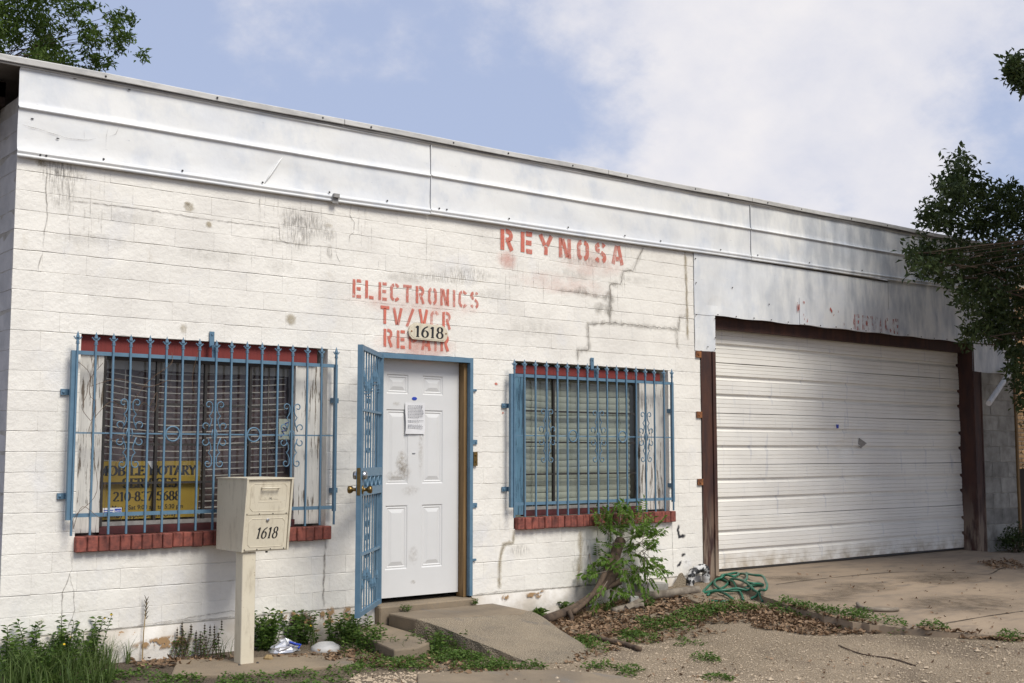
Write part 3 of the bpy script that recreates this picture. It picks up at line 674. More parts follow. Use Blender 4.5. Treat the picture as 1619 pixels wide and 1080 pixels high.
child('blue_sticker', MB().prism([(3.315+.026*math.cos(a)*(1)+.018, 1.668+.014*math.sin(a)) for a in [i*math.pi/8 for i in range(16)]], .0965, .0985), 'bluesticker', dr)
child('chain_peg', MB().box(3.315,3.345,.094,.0995,1.205,1.212), 'chrome', dr)
# the gate: local x along the leaf from the hinge, z up
GA = Vector((2.915,-.035,.0)); GE = Vector((2.300,-.690,.0)); gl_ = (GE-GA).length; gd_ = (GE-GA).normalized()
gate = empty('security_gate'); gate.parent = shop; gate.matrix_parent_inverse = Matrix.Translation(shop.location).inverted()
gate.location = GA; gate.rotation_euler = (0, 0, math.atan2(gd_.y, gd_.x))
def gpart(name, mb, mat, smooth=False):
    o = bpy.data.objects.new(name, mb.mesh(name, M[mat], smooth)); COL.objects.link(o); o.parent = gate; return o
g0, g1 = .012, 2.012
gpart('stile', MB().box(0, .036, -.018, .018, g0, g1), 'blue'); gpart('stile', MB().box(gl_-.040, gl_, -.019, .019, g0, g1), 'blue')
for z in (g0+.018, g1-.018): gpart('rail', MB().box(.036, gl_-.04, -.015, .015, z-.018, z+.018), 'blue')
for z in (1.53, .46): gpart('rail', MB().box(.036, gl_-.04, -.012, .012, z-.009, z+.009), 'blue')
for z in (1.065, .925): gpart('lock_rail', MB().box(.036, gl_-.04, -.017, .017, z-.032, z+.032), 'blue')
nb = 7
for i in range(nb):
    x = .036+(gl_-.076)*(i+1)/(nb+1)
    for s, (za, zb) in ((1, (1.097, g1-.036)), (-1, (g0+.036, .893))):
        m = MB(); m.box(x-.0055, x+.0055, -.0055, .0055, za, zb)
        zc = (1.74+.06*math.sin(i*1.1)) if s > 0 else (.27-.06*math.sin(i*1.1))
        m.box(x-.012, x+.012, -.012, .012, zc-.045, zc-.035); m.box(x-.012, x+.012, -.012, .012, zc-.022, zc-.012)
        m.lathe((x,0,zc+s*.0),(0,0,s),[(-.02,.009),(.02,.016),(.05,.011),(.11,.002)],6); gpart('bar', m, 'blue')
for z, sc in ((1.42,1), (.62,1)):
    for dx in (0,):
        o = bpy.data.objects.new('scroll_ornament', SCR); COL.objects.link(o); o.parent = gate; o.location = (gl_*.52, -.016, z); o.scale = (.9,1,1.0)
for i in range(4):
    o = bpy.data.objects.new('ring', RING); COL.objects.link(o); o.parent = gate; o.location = (.14+.17*i, 0, .995); o.scale = (.85,3,.85)
m = MB(); m.box(gl_-.10, gl_-.038, -.021, .021, .955, 1.035); gpart('lock_box', m, 'blue')
m = MB(); m.box(gl_, gl_+.003, -.013, .013, .90, 1.10); gpart('latch_plate', m, 'brass')
for s in (-1, 1):
    m = MB(); m.lathe((gl_-.05, s*.019, .94),(0,s,0),[(0,.034),(.006,.034),(.010,.014),(.030,.012),(.040,.024),(.056,.030),(.070,.026),(.074,.010)],14); gpart('door_knob', m, 'brass', True)
    m = MB(); m.lathe((gl_-.05, s*.019, 1.045),(0,s,0),[(0,.034),(.012,.033),(.030,.028),(.034,.012)],14); gpart('deadbolt', m, 'chrome', True)
for z in (.25, 1.0, 1.78): gpart('hinge', MB().lathe((-.006, -.02, z),(0,0,1),[(0,.012),(.10,.012)],8), 'blue')
# ------------------------------------------------------------------ stains, cracks and painted words on the wall
YD = -.0042
def ribbon(name, pts, w, mat, y=YD, par=None, jit=.004, sub=.03, ends=True):
    P = []
    for a, b in zip(pts, pts[1:]):
        L_ = math.hypot(b[0]-a[0], b[1]-a[1]); q = max(1, int(L_/sub))
        for i in range(q): P.append((a[0]+(b[0]-a[0])*i/q+random.uniform(-jit,jit), a[1]+(b[1]-a[1])*i/q+random.uniform(-jit,jit)))
    P.append(pts[-1]); m = MB(); fd = []; N = len(P)
    for i, p in enumerate(P):
        a = P[max(0,i-1)]; b = P[min(N-1,i+1)]; L_ = math.hypot(b[0]-a[0], b[1]-a[1]) or 1; nx_, nz_ = -(b[1]-a[1])/L_, (b[0]-a[0])/L_
        ww = w*random.uniform(.7,1.3); e = min(1, min(i, N-1-i)/2.+.15) if ends else 1
        m.v += [(p[0]-nx_*ww, y, p[1]-nz_*ww), (p[0], y, p[1]), (p[0]+nx_*ww, y, p[1]+nz_*ww)]; fd += [0, e, 0]
    for i in range(N-1):
        for q in (0, 1): m.f.append((i*3+q, i*3+q+1, (i+1)*3+q+1, (i+1)*3+q))
    m.at['fade'] = fd; return child(name, m, mat, par or fw)
def blob(name, c, rx, rz, mat, y=YD, par=None, peak=1.0):
    m = MB(); m.v = [(c[0], y, c[1])]; fd = [peak]; N = 14
    for r, f in ((.5,.85*peak),(1,0)):
        for i in range(N):
            a = 2*math.pi*i/N; q = r*random.uniform(.85,1.15); m.v.append((c[0]+rx*q*math.cos(a), y, c[1]+rz*q*math.sin(a))); fd.append(f)
    for i in range(N): m.f.append((0, 1+i, 1+(i+1)%N)); m.f.append((1+i, 1+N+i, 1+N+(i+1)%N, 1+(i+1)%N))
    m.at['fade'] = fd; return child(name, m, mat, par or fw)
CR = [[(6.002, 3.252), (5.84, 2.99), (5.71, 2.978), (5.674, 2.844), (5.53, 2.831), (5.526, 2.457), (5.237, 2.425), (5.251, 2.186), (5.114, 2.167), (5.097, 2.053)],
      [(5.526, 2.457), (6.478, 2.453), (6.499, 2.576), (6.602, 2.596)], [(6.46, 2.445), (6.457, 2.285), (6.493, 2.248)], [(6.597, 3.259), (6.608, 2.856), (6.616, 2.352)]]
for q, p in enumerate(CR):
    ribbon('crack', p, .006, 'd_crack', y=-.0047, jit=.009); ribbon('stain', p, .036 if q < 3 else .026, 'd_ochre' if q == 3 else 'd_smear', y=-.0044, jit=.004)
ribbon('stain', [(4.849, 2.717), (5.207, 2.718), (5.512, 2.688)], .030, 'd_smear')
for c in [(5.512, 2.701), (5.394, 2.588), (5.51, 2.578), (5.166, 2.732)]: blob('stain', c, .10, .07, 'd_smear')
for p, w in (([(0.203, 3.172), (0.197, 3.003), (0.215, 2.83), (0.198, 2.718), (0.194, 2.6)],.006),([(0.166, 2.432), (0.172, 2.498), (0.195, 2.565)],.005),([(0.452, 0.552), (0.465, 0.424), (0.402, 0.268), (0.405, 0.071), (0.4, -0.033)],.005),([(0.444, 0.404), (0.478, 0.275), (0.491, 0.148), (0.436, 0.006)],.004),
             ([(2.627, 3.23), (2.616, 3.134), (2.659, 3.077), (2.654, 2.993), (2.613, 2.967), (2.608, 2.899)],.005),([(2.484, 2.85), (2.497, 2.784), (2.545, 2.722)],.004),([(1.972, 2.993), (1.986, 2.855), (2.058, 2.838), (2.484, 2.85)],.005),
             ([(2.435, 0.536), (2.426, 0.405), (2.422, 0.259), (2.419, 0.113), (2.426, 0.016)],.012),([(6.351, 0.529), (6.356, 0.319), (6.361, 0.073), (6.342, 0.025)],.005),([(0.504, -0.001), (0.855, 0.002), (1.273, 0.027), (1.641, 0.05), (1.821, 0.008)],.007),([(1.084, 0.012), (1.821, 0.008), (2.221, -0.006), (2.79, 0.002)],.006),([(3.866, 0.008), (4.248, 0.013), (4.989, -0.005), (5.8, 0.005), (6.736, 0.0)],.008)):
    ribbon('crack', p, w, 'd_crack', y=-.0165 if p[0][1] < .03 else -.0048)
ribbon('stain', [(4.341, 0.535), (4.326, 0.425), (4.219, 0.413), (4.177, 0.285), (4.17, 0.03)], .030, 'd_ochre', jit=.003); ribbon('crack', [(4.341, 0.535), (4.326, 0.425), (4.219, 0.413), (4.177, 0.285), (4.17, 0.03)], .010, 'd_smear', y=-.0047)
ribbon('stain', [(5.126, 0.515), (5.132, 0.261), (5.091, 0.034), (5.075, -0.011)], .040, 'd_ochre', jit=.004); ribbon('stain', [(5.22, 0.43), (5.235, 0.256)], .03, 'd_soot')
for c, rx, rz in (([(0.306, 3.063)][0],.12,.26),([(0.226, 3.14)][0],.10,.10),([(0.343, 3.135)][0],.14,.06),([(2.14, 2.923)][0],.16,.16),([(2.251, 3.012)][0],.22,.13),([(2.425, 2.946)][0],.07,.07),([(2.432, 2.813)][0],.04,.07),([(2.082, 3.041)][0],.12,.10),([(3.55, 2.703)][0],.45,.05),([(3.821, 2.772)][0],.35,.07),([(5.211, 0.286)][0],.07,.13),([(5.068, 0.178)][0],.06,.10),([(4.391, 0.356)][0],.15,.06),([(5.209, 3.026)][0],.4,.06)):
    blob('stain', c, rx, rz, 'd_soot')
for c, rx, rz in (([(0.165, 3.183)][0],.05,.03),([(2.412, 3.021)][0],.05,.025),([(1.237, 3.016)][0],.05,.04),([(1.395, 2.908)][0],.03,.03),([(1.222, 3.043)][0],.03,.02),([(1.217, 2.113)][0],.03,.04),([(2.097, 2.245)][0],.05,.05)): blob('stain', c, rx, rz, 'd_ochre')
for c, rx, rz in (([(2.167, -0.035)][0],.13,.055),([(2.261, -0.067)][0],.10,.05),([(2.405, -0.04)][0],.03,.04),([(2.473, -0.046)][0],.05,.07),([(2.633, -0.049)][0],.06,.07),([(4.227, -0.039)][0],.05,.03),([(4.522, -0.039)][0],.07,.025),([(4.61, -0.046)][0],.05,.03),([(4.648, -0.026)][0],.04,.02),([(5.866, -0.113)][0],.04,.03),([(1.135, -0.125)][0],.25,.05)): blob('stain', c, rx, rz, 'd_flake', y=-.0215)
for p in ([(6.459, 0.501), (6.431, 0.452), (6.457, 0.389), (6.549, 0.391)],[(6.481, 0.208), (6.545, 0.205)],[(6.415, 0.1), (6.489, 0.139)],[(6.535, 0.137), (6.562, 0.135)]): ribbon('black_patch', p, .022, 'd_black', jit=.006, sub=.02)
blob('red_spot', [(4.133, 1.817)][0], .022, .016, 'd_letter'); blob('red_spot', [(4.211, 1.563)][0], .012, .012, 'd_letter')
for x in (0.5,.9,1.35,1.8,2.2,3.1,3.9,4.6,5.2,6.0): 
    z = random.uniform(2.3,3.0); blob('stain', (x+random.uniform(-.2,.2), z), random.uniform(.15,.4), random.uniform(.04,.1), 'd_smear', peak=.35)
for (xa, xb, n_) in ((.28,.62,16),(1.75,2.35,22),(2.6,3.5,12),(4.0,4.9,14),(5.0,5.8,10)):
    for q in range(n_):
        x = random.uniform(xa, xb); z1_ = zf(3.19, x)-random.choice((0,0,CH,CH*2,CH*2,CH*3)); ribbon('streak', [(x, z1_), (x+random.gauss(0,.004), z1_-random.uniform(.08,.30))], random.uniform(.003,.009), 'd_soot', y=-.0045, jit=.002)
ribbon('crack', [(.36,2.95),(.9,2.955),(1.5,2.945),(2.0,2.95)], .006, 'd_crack', y=-.0046)
for p in ([(0.016, 3.419), (0.121, 3.407), (0.227, 3.39), (0.336, 3.373), (0.467, 3.386), (0.52, 3.408)], [(0.434, 3.452), (0.436, 3.385)], [(0.603, 3.495), (0.591, 3.439), (0.589, 3.365)], [(0.679, 3.522), (0.658, 3.464), (0.609, 3.437)]): ribbon('scratch', p, .004, 'd_crack', y=-.0365, par=F1, jit=.002)
for p in [(0.356, 3.808), (0.745, 3.803), (0.08, 3.47), (0.254, 3.363)]: blob('scratch', p, .013, .006, 'd_black', y=-.0375, par=F1)
cr_ = [(2.016, 3.555), (1.947, 3.454), (1.883, 3.354), (1.831, 3.272)]; child('crease', MB().tube([(x, -.0275, z) for x, z in cr_], [.003,.007,.009,.004], 6), 'sheet', F1, True)
# stencil letters drawn as strokes on a unit cell
def arc(cx, cz, rx, rz, a0, a1, nn=10): return [(cx+rx*math.cos(math.radians(a0+(a1-a0)*i/nn)), cz+rz*math.sin(math.radians(a0+(a1-a0)*i/nn))) for i in range(nn+1)]
STEN = {'E': [[(.1,0),(.1,1)],[(.28,.93),(.62,.93)],[(.28,.5),(.58,.5)],[(.28,.07),(.62,.07)]], 'L': [[(.1,0),(.1,1)],[(.28,.07),(.62,.07)]],
 'C': [arc(.36,.68,.27,.25,28,90,6)+[], arc(.33,.70,.24,.22,100,180,6)+arc(.33,.30,.24,.22,180,260,6), arc(.36,.32,.27,.25,270,335,6)],
 'T': [[(.0,.915),(.66,.915)],[(.33,.86),(.33,0)]], 'R': [[(.1,0),(.1,1)],[(.27,.93)]+arc(.36,.72,.20,.205,85,-85,8)+[(.27,.51)],[(.40,.42),(.60,0)]],
 'O': [arc(.30,.69,.21,.23,100,180,6)+arc(.30,.31,.21,.23,180,260,6), arc(.38,.69,.21,.23,80,0,6)+arc(.38,.31,.21,.23,0,-80,6)],
 'N': [[(.1,0),(.1,1)],[(.21,.95),(.49,.05)],[(.60,0),(.60,1)]], 'I': [[(.1,0),(.1,1)]],
 'S': [arc(.38,.74,.22,.18,30,80,5), arc(.30,.74,.21,.18,100,230,8)+[(.28,.58)], [(.36,.52)]+arc(.38,.26,.21,.2,70,-70,8), arc(.28,.26,.22,.18,260,200,5)],
 'V': [[(.06,1),(.30,.05)],[(.62,1),(.38,.05)]], '/': [[(.02,-.02),(.50,1.02)]], 'P': [[(.1,0),(.1,1)],[(.27,.93)]+arc(.36,.70,.21,.225,85,-85,8)+[(.27,.475)]],
 'A': [[(.06,0),(.28,1)],[(.62,0),(.40,1)],[(.25,.30),(.45,.30)]], 'Y': [[(.04,1),(.28,.48)],[(.66,1),(.42,.48)],[(.35,.44),(.35,0)]]}
def stroke(m, fd, pts, w, y, fade=1.0):
    N = len(pts); b = len(m.v)
    for i, p in enumerate(pts):
        a = pts[max(0,i-1)]; c_ = pts[min(N-1,i+1)]; L_ = math.hypot(c_[0]-a[0], c_[1]-a[1]) or 1; nx_, nz_ = -(c_[1]-a[1])/L_, (c_[0]-a[0])/L_
        m.v += [(p[0]-nx_*w/2, y, p[1]-nz_*w/2), (p[0]+nx_*w/2, y, p[1]+nz_*w/2)]; fd += [fade, fade]
    for i in range(N-1): m.f.append((b+i*2, b+i*2+1, b+i*2+3, b+i*2+2))
def stencil(text, xs, z0, h, cw, mat, tilt=0, par=None, y=-.0052, fades=None):
    for i, (ch, x) in enumerate(zip(text, xs)):
        m = MB(); fd = []; f = (fades[i] if fades else random.uniform(.55,1.0)); dzr = random.uniform(-.004,.004)
        for st_ in STEN[ch]:
            ff = f*random.uniform(.75,1.15)
            stroke(m, fd, [(x+px*cw, z0+dzr+pz*h+tilt*(x-xs[0])) for px, pz in st_], .135*cw/.66, y, min(1, ff))
        m.at['fade'] = fd; child('painted_letter', m, mat, par or fw)
stencil('REYNOSA', [4.181,4.416,4.64,4.875,5.105,5.335,5.56], 3.022, .185, .218, 'd_letter', .006, fades=[1,1,.75,.8,.75,.75,.65])
stencil('ELECTRONICS', [2.649,2.769,2.897,3.012,3.140,3.268,3.395,3.522,3.655,3.717,3.845], 2.466, .148, .132, 'd_letter', 0, fades=[.9,.9,.8,.75,.75,.85,.6,.75,.75,.7,.65])
stencil('TV/VCR', [2.918,3.042,3.178,3.302,3.420,3.545], 2.266, .148, .132, 'd_letter', 0, fades=[1,.8,.75,.85,.55,.85])
stencil('REPAIR', [2.951,3.081,3.202,3.332,3.461,3.527], 2.077, .148, .132, 'd_letter', -.006, fades=[1,1,.9,.8,.5,1])
blob('paint_bleed', (3.3,2.1), .45, .14, 'd_bleed', y=-.0049); blob('paint_bleed', (4.25,2.93), .14, .10, 'd_bleed', y=-.0049); blob('paint_bleed', (5.3,3.0), .5, .16, 'd_bleed', y=-.0049, peak=.5); blob('paint_bleed', (4.9,2.78), .7, .12, 'd_bleed', y=-.0049, peak=.4); blob('paint_bleed', (3.3,2.45), .75, .12, 'd_bleed', y=-.0049, peak=.55)
stencil('ERVICE', [9.42,9.60,9.77,9.95,10.06,10.22], 2.655, .17, .20, 'd_letter2', 0, patch, -.0255, [1.2,1.0,.8,.9,.85,.8])
m = MB(); fd = []
for (x, z, x2, z2, w) in ((8.395,2.88,8.395,2.76,.03),(8.415,2.86,8.413,2.77,.02),(8.50,2.90,8.50,2.87,.03),(8.50,2.76,8.52,2.68,.03),(8.56,2.75,8.55,2.67,.025),(8.98,2.86,9.05,2.78,.03),(9.14,2.85,9.14,2.82,.02),(9.70,2.82,9.73,2.79,.02),(9.25,2.71,9.25,2.68,.03)): stroke(m, fd, [(x,z),(x2,z2)], w, -.0262)
m.at['fade'] = fd; child('worn_lettering', m, 'd_letter2', patch)
# dirt on the door round the knob hole
def ddirt(c, rx, rz, peak=1): blob('hand_mark', c, rx, rz, 'd_dirt', y=.0955, par=dr, peak=peak)
ddirt((3.21,1.13), .07, .13, .9); ddirt((3.24,1.06), .07, .09, .8); ddirt((3.40,1.25), .03, .25, .45); ddirt((3.15,1.02), .12, .06, .5); ddirt((3.30,.90),.10,.05,.4); ddirt((3.33,.36),.06,.10,.4); ddirt((3.33,.14),.03,.02,.7); ddirt((3.15,1.62),.05,.02,.5)
# ------------------------------------------------------------------ serif strokes for the printed signs
SER = {'1': [[(.30,0),(.30,.98)],[(.30,.97),(.12,.80)],'b.30'], '6': [arc(.35,.30,.25,.29,0,360,20), [(.56,.98)]+arc(.62,.32,.52,.62,105,180,8)], '8': [arc(.35,.745,.20,.235,0,360,18), arc(.35,.26,.25,.265,0,360,18)],
 '2': [arc(.33,.72,.24,.26,160,-30,12)+[(.08,.04)], [(.06,.04),(.60,.04)],[(.60,.0),(.62,.14)]], '0': [arc(.35,.5,.27,.48,0,360,22)], '3': [arc(.31,.74,.22,.23,150,-80,12), arc(.31,.27,.26,.26,85,-150,14)],
 '7': [[(.08,.95),(.62,.95)],[(.60,.95),(.26,0)],[(.08,.96),(.06,.80)]], '5': [[(.16,.95),(.58,.95)],[(.16,.95),(.13,.55)],arc(.30,.32,.27,.29,125,-150,14)], '-': [[(.05,.38),(.35,.38)]],
 'M': [[(.14,0),(.14,1)],[(.14,1),(.46,.05)],[(.46,.05),(.80,1)],[(.80,0),(.80,1)],'b.14','b.80','t.10','t.84'], 'O': [arc(.42,.5,.36,.48,0,360,22)], 'B': [[(.16,0),(.16,1)],[(.16,.98)]+arc(.36,.75,.20,.23,90,-90,8)+[(.16,.52)],[(.16,.52)]+arc(.38,.26,.24,.25,90,-90,8)+[(.16,.01)],'b.16','t.16'],
 'I': [[(.2,0),(.2,1)],'b.2','t.2'], 'L': [[(.16,0),(.16,1)],[(.16,.03),(.60,.03)],[(.60,.0),(.62,.22)],'b.16','t.16'], 'E': [[(.16,0),(.16,1)],[(.16,.03),(.60,.03)],[(.16,.97),(.58,.97)],[(.16,.51),(.48,.51)],[(.60,0),(.62,.22)],[(.58,1),(.59,.80)],[(.48,.40),(.48,.62)],'b.16','t.16'],
 'N': [[(.14,0),(.14,1)],[(.14,1),(.68,.0)],[(.68,0),(.68,1)],'b.14','t.10','t.68'], 'T': [[(.36,0),(.36,1)],[(.04,.97),(.68,.97)],[(.04,1),(.03,.78)],[(.68,1),(.69,.78)],'b.36'], 'A': [[(.06,0),(.36,1)],[(.36,1),(.66,0)],[(.18,.33),(.54,.33)],'b.06','b.66'],
 'R': [[(.16,0),(.16,1)],[(.16,.98)]+arc(.36,.74,.21,.24,90,-90,8)+[(.16,.50)],[(.34,.50),(.66,0)],'b.16','t.16','b.66'], 'Y': [[(.06,1),(.36,.48)],[(.66,1),(.36,.48)],[(.36,.48),(.36,0)],'b.36','t.06','t.66'], 'S': [arc(.32,.74,.22,.235,20,250,12)+arc(.32,.26,.24,.25,80,-160,12)], 'V': [[(.06,1),(.36,0)],[(.36,0),(.66,1)],'t.06','t.66'], 'C': [arc(.42,.5,.36,.48,40,320,20)], ' ': []}
ADV = {'1':.6,'-':.42,'M':.98,'O':.88,'I':.44,'N':.86,' ':.42,'C':.84}
def serif(text, x0, z0, h, wd, thick, thin, shear=0, y=0, cw=.8):
    m = MB(); x = 0; q = 0
    for ch in text:
        for st_ in SER[ch]:
            q += 1; yy = y-.00004*(q % 7)
            if isinstance(st_, str):
                c_ = float(st_[1:]); zz = .02 if st_[0] == 'b' else .98; st_ = [(c_-.15,zz),(c_+.15,zz)]
            N = len(st_); b = len(m.v)
            for i, p in enumerate(st_):
                a = st_[max(0,i-1)]; c_ = st_[min(N-1,i+1)]; dx_ = (c_[0]-a[0])*cw; dz_ = (c_[1]-a[1]); L_ = math.hypot(dx_, dz_) or 1
                t = (thin+(thick-thin)*abs(dz_/L_)**1.5)/2; nx_, nz_ = -dz_/L_*t, dx_/L_*t
                for s in (-1, 1):
                    X = (x+p[0])*cw+s*nx_; Z = p[1]+s*nz_; m.v.append((X+shear*Z, yy, Z))
            for i in range(N-1): m.f.append((b+i*2, b+i*2+2, b+i*2+3, b+i*2+1))
        x += ADV.get(ch, .72)
    tot = x*cw; f = (wd/tot if wd else h)
    m.v = [(x0+v[0]*f, v[1], z0+v[2]*h) for v in m.v]; return m
def text_mesh(body, size, name):
    cu = bpy.data.curves.new(name, 'FONT'); cu.body = body; cu.size = size; cu.align_x = 'CENTER'; cu.offset = size*.012
    ob = bpy.data.objects.new(name, cu); COL.objects.link(ob); dg = bpy.context.evaluated_depsgraph_get(); me = bpy.data.meshes.new_from_object(ob.evaluated_get(dg))
    bpy.data.objects.remove(ob, do_unlink=True); mm = MB(); mm.v = [tuple(v.co) for v in me.vertices]; mm.f = [tuple(p.vertices) for p in me.polygons]; return mm
def wall_text(body, size, cx, cz, y, mat, par, name='lettering', sx=1.0):
    t = text_mesh(body, size, name); t.v = [(cx+v[0]*sx, y, cz+v[1]) for v in t.v]; return child(name, t, mat, par)
# house number plaque screwed on over the lettering
pq = empty('address_plaque', (3.388, -.02, 2.225), 'cream number plaque reading 1618 above the front door', 'plaque')
pl = [(3.245,2.296),(3.535,2.290),(3.575,2.262),(3.592,2.222),(3.578,2.182),(3.553,2.153),(3.225,2.158),(3.196,2.185),(3.185,2.226),(3.203,2.268)]
m = MB(); m.prism(pl, -.026, -.012); fixn(child('plate', m, 'beige', pq))
m = MB(); m.prism([(3.388+(x-3.388)*.94, 2.225+(z-2.225)*.86) for x, z in pl], -.0285, -.026); fixn(child('raised_field', m, 'beige', pq))
child('number', serif('1618', 3.238, 2.178, .096, .305, .15, .06, .02, -.0300), 'black', pq)
for x in (3.213, 3.566): child('screw', MB().lathe((x,-.0285,2.223),(0,-1,0),[(0,.008),(.003,.007)],8), 'rustplate', pq)
# paper notice taped to the door
pn = empty('paper_notice', (3.337,.09,1.37), 'printed white sheet of paper taped to the front door', 'notice')
m = MB(); 
for j in range(7):
    for i in range(5): m.v.append((3.236+.200*i/4+.004*math.sin(j), .088-.004*math.sin(i*1.1+j*.6), 1.370+.262*j/6))
for j in range(6):
    for i in range(4): m.f.append((j*5+i, j*5+i+1, (j+1)*5+i+1, (j+1)*5+i))
child('sheet', m, 'paper', pn, True)
m = MB()
for r in range(16):
    if r in (9, 12): continue
    x = 3.258; z = 1.605-r*.0125
    while x < 3.405-(.04 if r in (8, 11) else 0):
        w = random.uniform(.006,.020); m.add([(x,.0815,z),(x+w,.0815,z),(x+w,.0815,z+.005),(x,.0815,z+.005)],[(0,1,2,3)]); x += w+.005
child('print', m, 'ink', pn)
# yellow sign behind the left window glass
ys_ = empty('notary_sign', (1.05,.14,.72), 'yellow mobile notary services sign standing inside the left window', 'sign')
m = MB(); m.prism([(.695,.742),(1.418,.742),(1.440,1.136),(1.425,1.152),(.700,1.150)], .128, .134); fixn(child('board', m, 'yellow', ys_))
child('lettering', serif('MOBILE NOTARY', .665, 1.050, .068, .735, .20, .08, 0, .1268), 'black', ys_)
child('lettering', serif('SERVICES', .845, .962, .066, .415, .20, .08, 0, .1268), 'black', ys_)
child('lettering', serif('210-837-5688', .780, .868, .066, .505, .19, .08, 0, .1268), 'black', ys_)
wall_text('Mon - Sat 9:00 am to 5:30 pm', .044, 1.040, .808, .1266, 'black', ys_, sx=1.0); wall_text('By Appointment Only', .048, 1.03, .752, .1266, 'black', ys_, sx=1.05)
child('worn_edge', MB().prism([(1.02,1.151),(1.10,1.151),(1.09,1.115),(1.06,1.095)], .1264, .1267), 'paper', ys_)
st = empty('window_sticker', (.75,.098,.79), 'small blue and white alarm sticker in the corner of the left window', 'sticker')
child('label', MB().box(.700,.835,.0995,.1008,.775,.825), 'paper', st); child('logo_patch', MB().box(.785,.832,.0982,.0992,.782,.818), 'bluesticker', st); wall_text('ADT', .022, .808, .792, .0978, 'paper', st, 'logo_text'); child('print', MB().box(.706,.775,.0982,.0990,.805,.811).box(.706,.770,.0982,.0990,.790,.797), 'bluesticker', st)
st = empty('window_card', (2.12,.12,1.33), 'pale green card with blue scrawl at the right of the left window', 'card')
child('card', MB().box(2.075,2.175,.124,.126,1.315,1.475), 'slatR', st)
m = MB(); m.tube([(2.09,.1225,1.335),(2.12,.1225,1.36),(2.10,.1225,1.38),(2.14,.1225,1.385),(2.11,.1225,1.41),(2.15,.1225,1.40),(2.13,.1225,1.44),(2.16,.1225,1.45)], .005, 5); child('scrawl', m, 'bluesticker', st)
# ------------------------------------------------------------------ mailbox on its post
mb = empty('mailbox', (1.49,-.52,-.262), 'beige locking mailbox numbered 1618 on a square post', 'mailbox')
bx0, bx1, bz0, bz1 = 1.418, 1.772, .525, 1.030
m = MB(); pr = [(-.20,bz0),(-.592,bz0),(-.650,bz1-.004),(-.20,bz1-.004)]; m.prism(pr, bx0, bx1, 'x'); fixn(child('body', m, 'beige', mb))
def ff(z): return -.592-.058*(z-bz0)/(bz1-bz0)
m = MB(); m.prism([(-.19,bz1-.004),(-.672,bz1-.004),(-.672,bz1+.006),(-.19,bz1+.006)], bx0-.006, bx1+.006, 'x'); fixn(child('hood', m, 'beige', mb))
for xa, xb in ((bx0-.004,bx0+.010),(bx1-.010,bx1+.004)):
    m = MB(); m.prism([(ff(bz0),bz0),(ff(bz0)-.014,bz0),(ff(bz1)-.020,bz1-.004),(ff(bz1),bz1-.004)], xa, xb, 'x'); fixn(child('side_flange', m, 'beige', mb))
def facep(name, x0, x1, z0, z1, off, th, mat, par):
    m = MB(); m.add([(x0,ff(z0)-off,z0),(x1,ff(z0)-off,z0),(x1,ff(z1)-off,z1),(x0,ff(z1)-off,z1),(x0,ff(z0)-off-th,z0),(x1,ff(z0)-off-th,z0),(x1,ff(z1)-off-th,z1),(x0,ff(z1)-off-th,z1)],
        [(0,3,2,1),(4,5,6,7),(0,1,5,4),(1,2,6,5),(2,3,7,6),(3,0,4,7)]); return fixn(child(name, m, mat, par))
hop = facep('hopper_door', bx0+.014, bx1-.014, .782, 1.015, .001, .006, 'beige', mb); loc = facep('lower_door', bx0+.014, bx1-.014, .535, .776, .001, .006, 'beige', mb)
for (par, z0, z1) in ((hop,.805,.995),(loc,.556,.752)):
    m = MB(); a, b = bx0+.038, bx1-.038; q = .022
    P = [(a+q,z0),(b-q,z0),(b,z0+q),(b,z1-q),(b-q,z1),(a+q,z1),(a,z1-q),(a,z0+q),(a+q,z0)]
    m.tube([(x, ff(z)-.0075, z) for x, z in P], .0022, 5); child('embossed_line', m, 'beige', par)
m = MB(); m.tube([(1.535,ff(.965)-.008,.965),(1.535,ff(.965)-.030,.965),(1.665,ff(.965)-.030,.965),(1.665,ff(.965)-.008,.965)], .006, 6); child('handle', m, 'beige', hop, True)
t = text_mesh('U.S. MAIL', .035, 'embossed_text'); t.v = [(1.600+v[0], ff(.895)-.0085, .885+v[1]) for v in t.v]; child('embossed_text', t, 'beige', hop)
m = MB(); m.box(1.515,1.690,ff(.87)-.0085,ff(.87)-.006,.868,.872); child('emboss_frame', m, 'beige', hop)
m = MB(); m.lathe((1.598,ff(.742)-.006,.742),(0,-1,0),[(0,.012),(.008,.012),(.010,.006)],10); child('lock', m, 'chrome', loc)
t = serif('1618', 1.512, .615, .078, .170, .14, .05, .18, -.001); t.v = [(v[0], ff(v[2])-.0082+v[1], v[2]) for v in t.v]; child('number', t, 'black', loc)
for x in (1.436,1.532,1.636,1.740):
    for z in (.540,.786): child('rivet', MB().lathe((x,ff(z)-.006,z),(0,-1,0),[(0,.005),(.004,.004)],6), 'dark', mb)
child('post', MB().box(1.438,1.540,-.575,-.473,-.252,bz0-.002,.004), 'beige', mb)
child('base_plate', MB().box(1.405,1.572,-.610,-.440,-.266,-.250), 'beige', mb)
for (x, y) in ((1.42,-.595),(1.557,-.595)): child('bolt', MB().lathe((x,y,-.250),(0,0,1),[(0,.010),(.012,.010),(.02,.005)],6), 'dark', mb)
for x in (1.40+.06, 1.66): child('bolt', MB().lathe((x,-.50,bz0),(0,0,-1),[(0,.010),(.02,.008)],6), 'dark', mb)
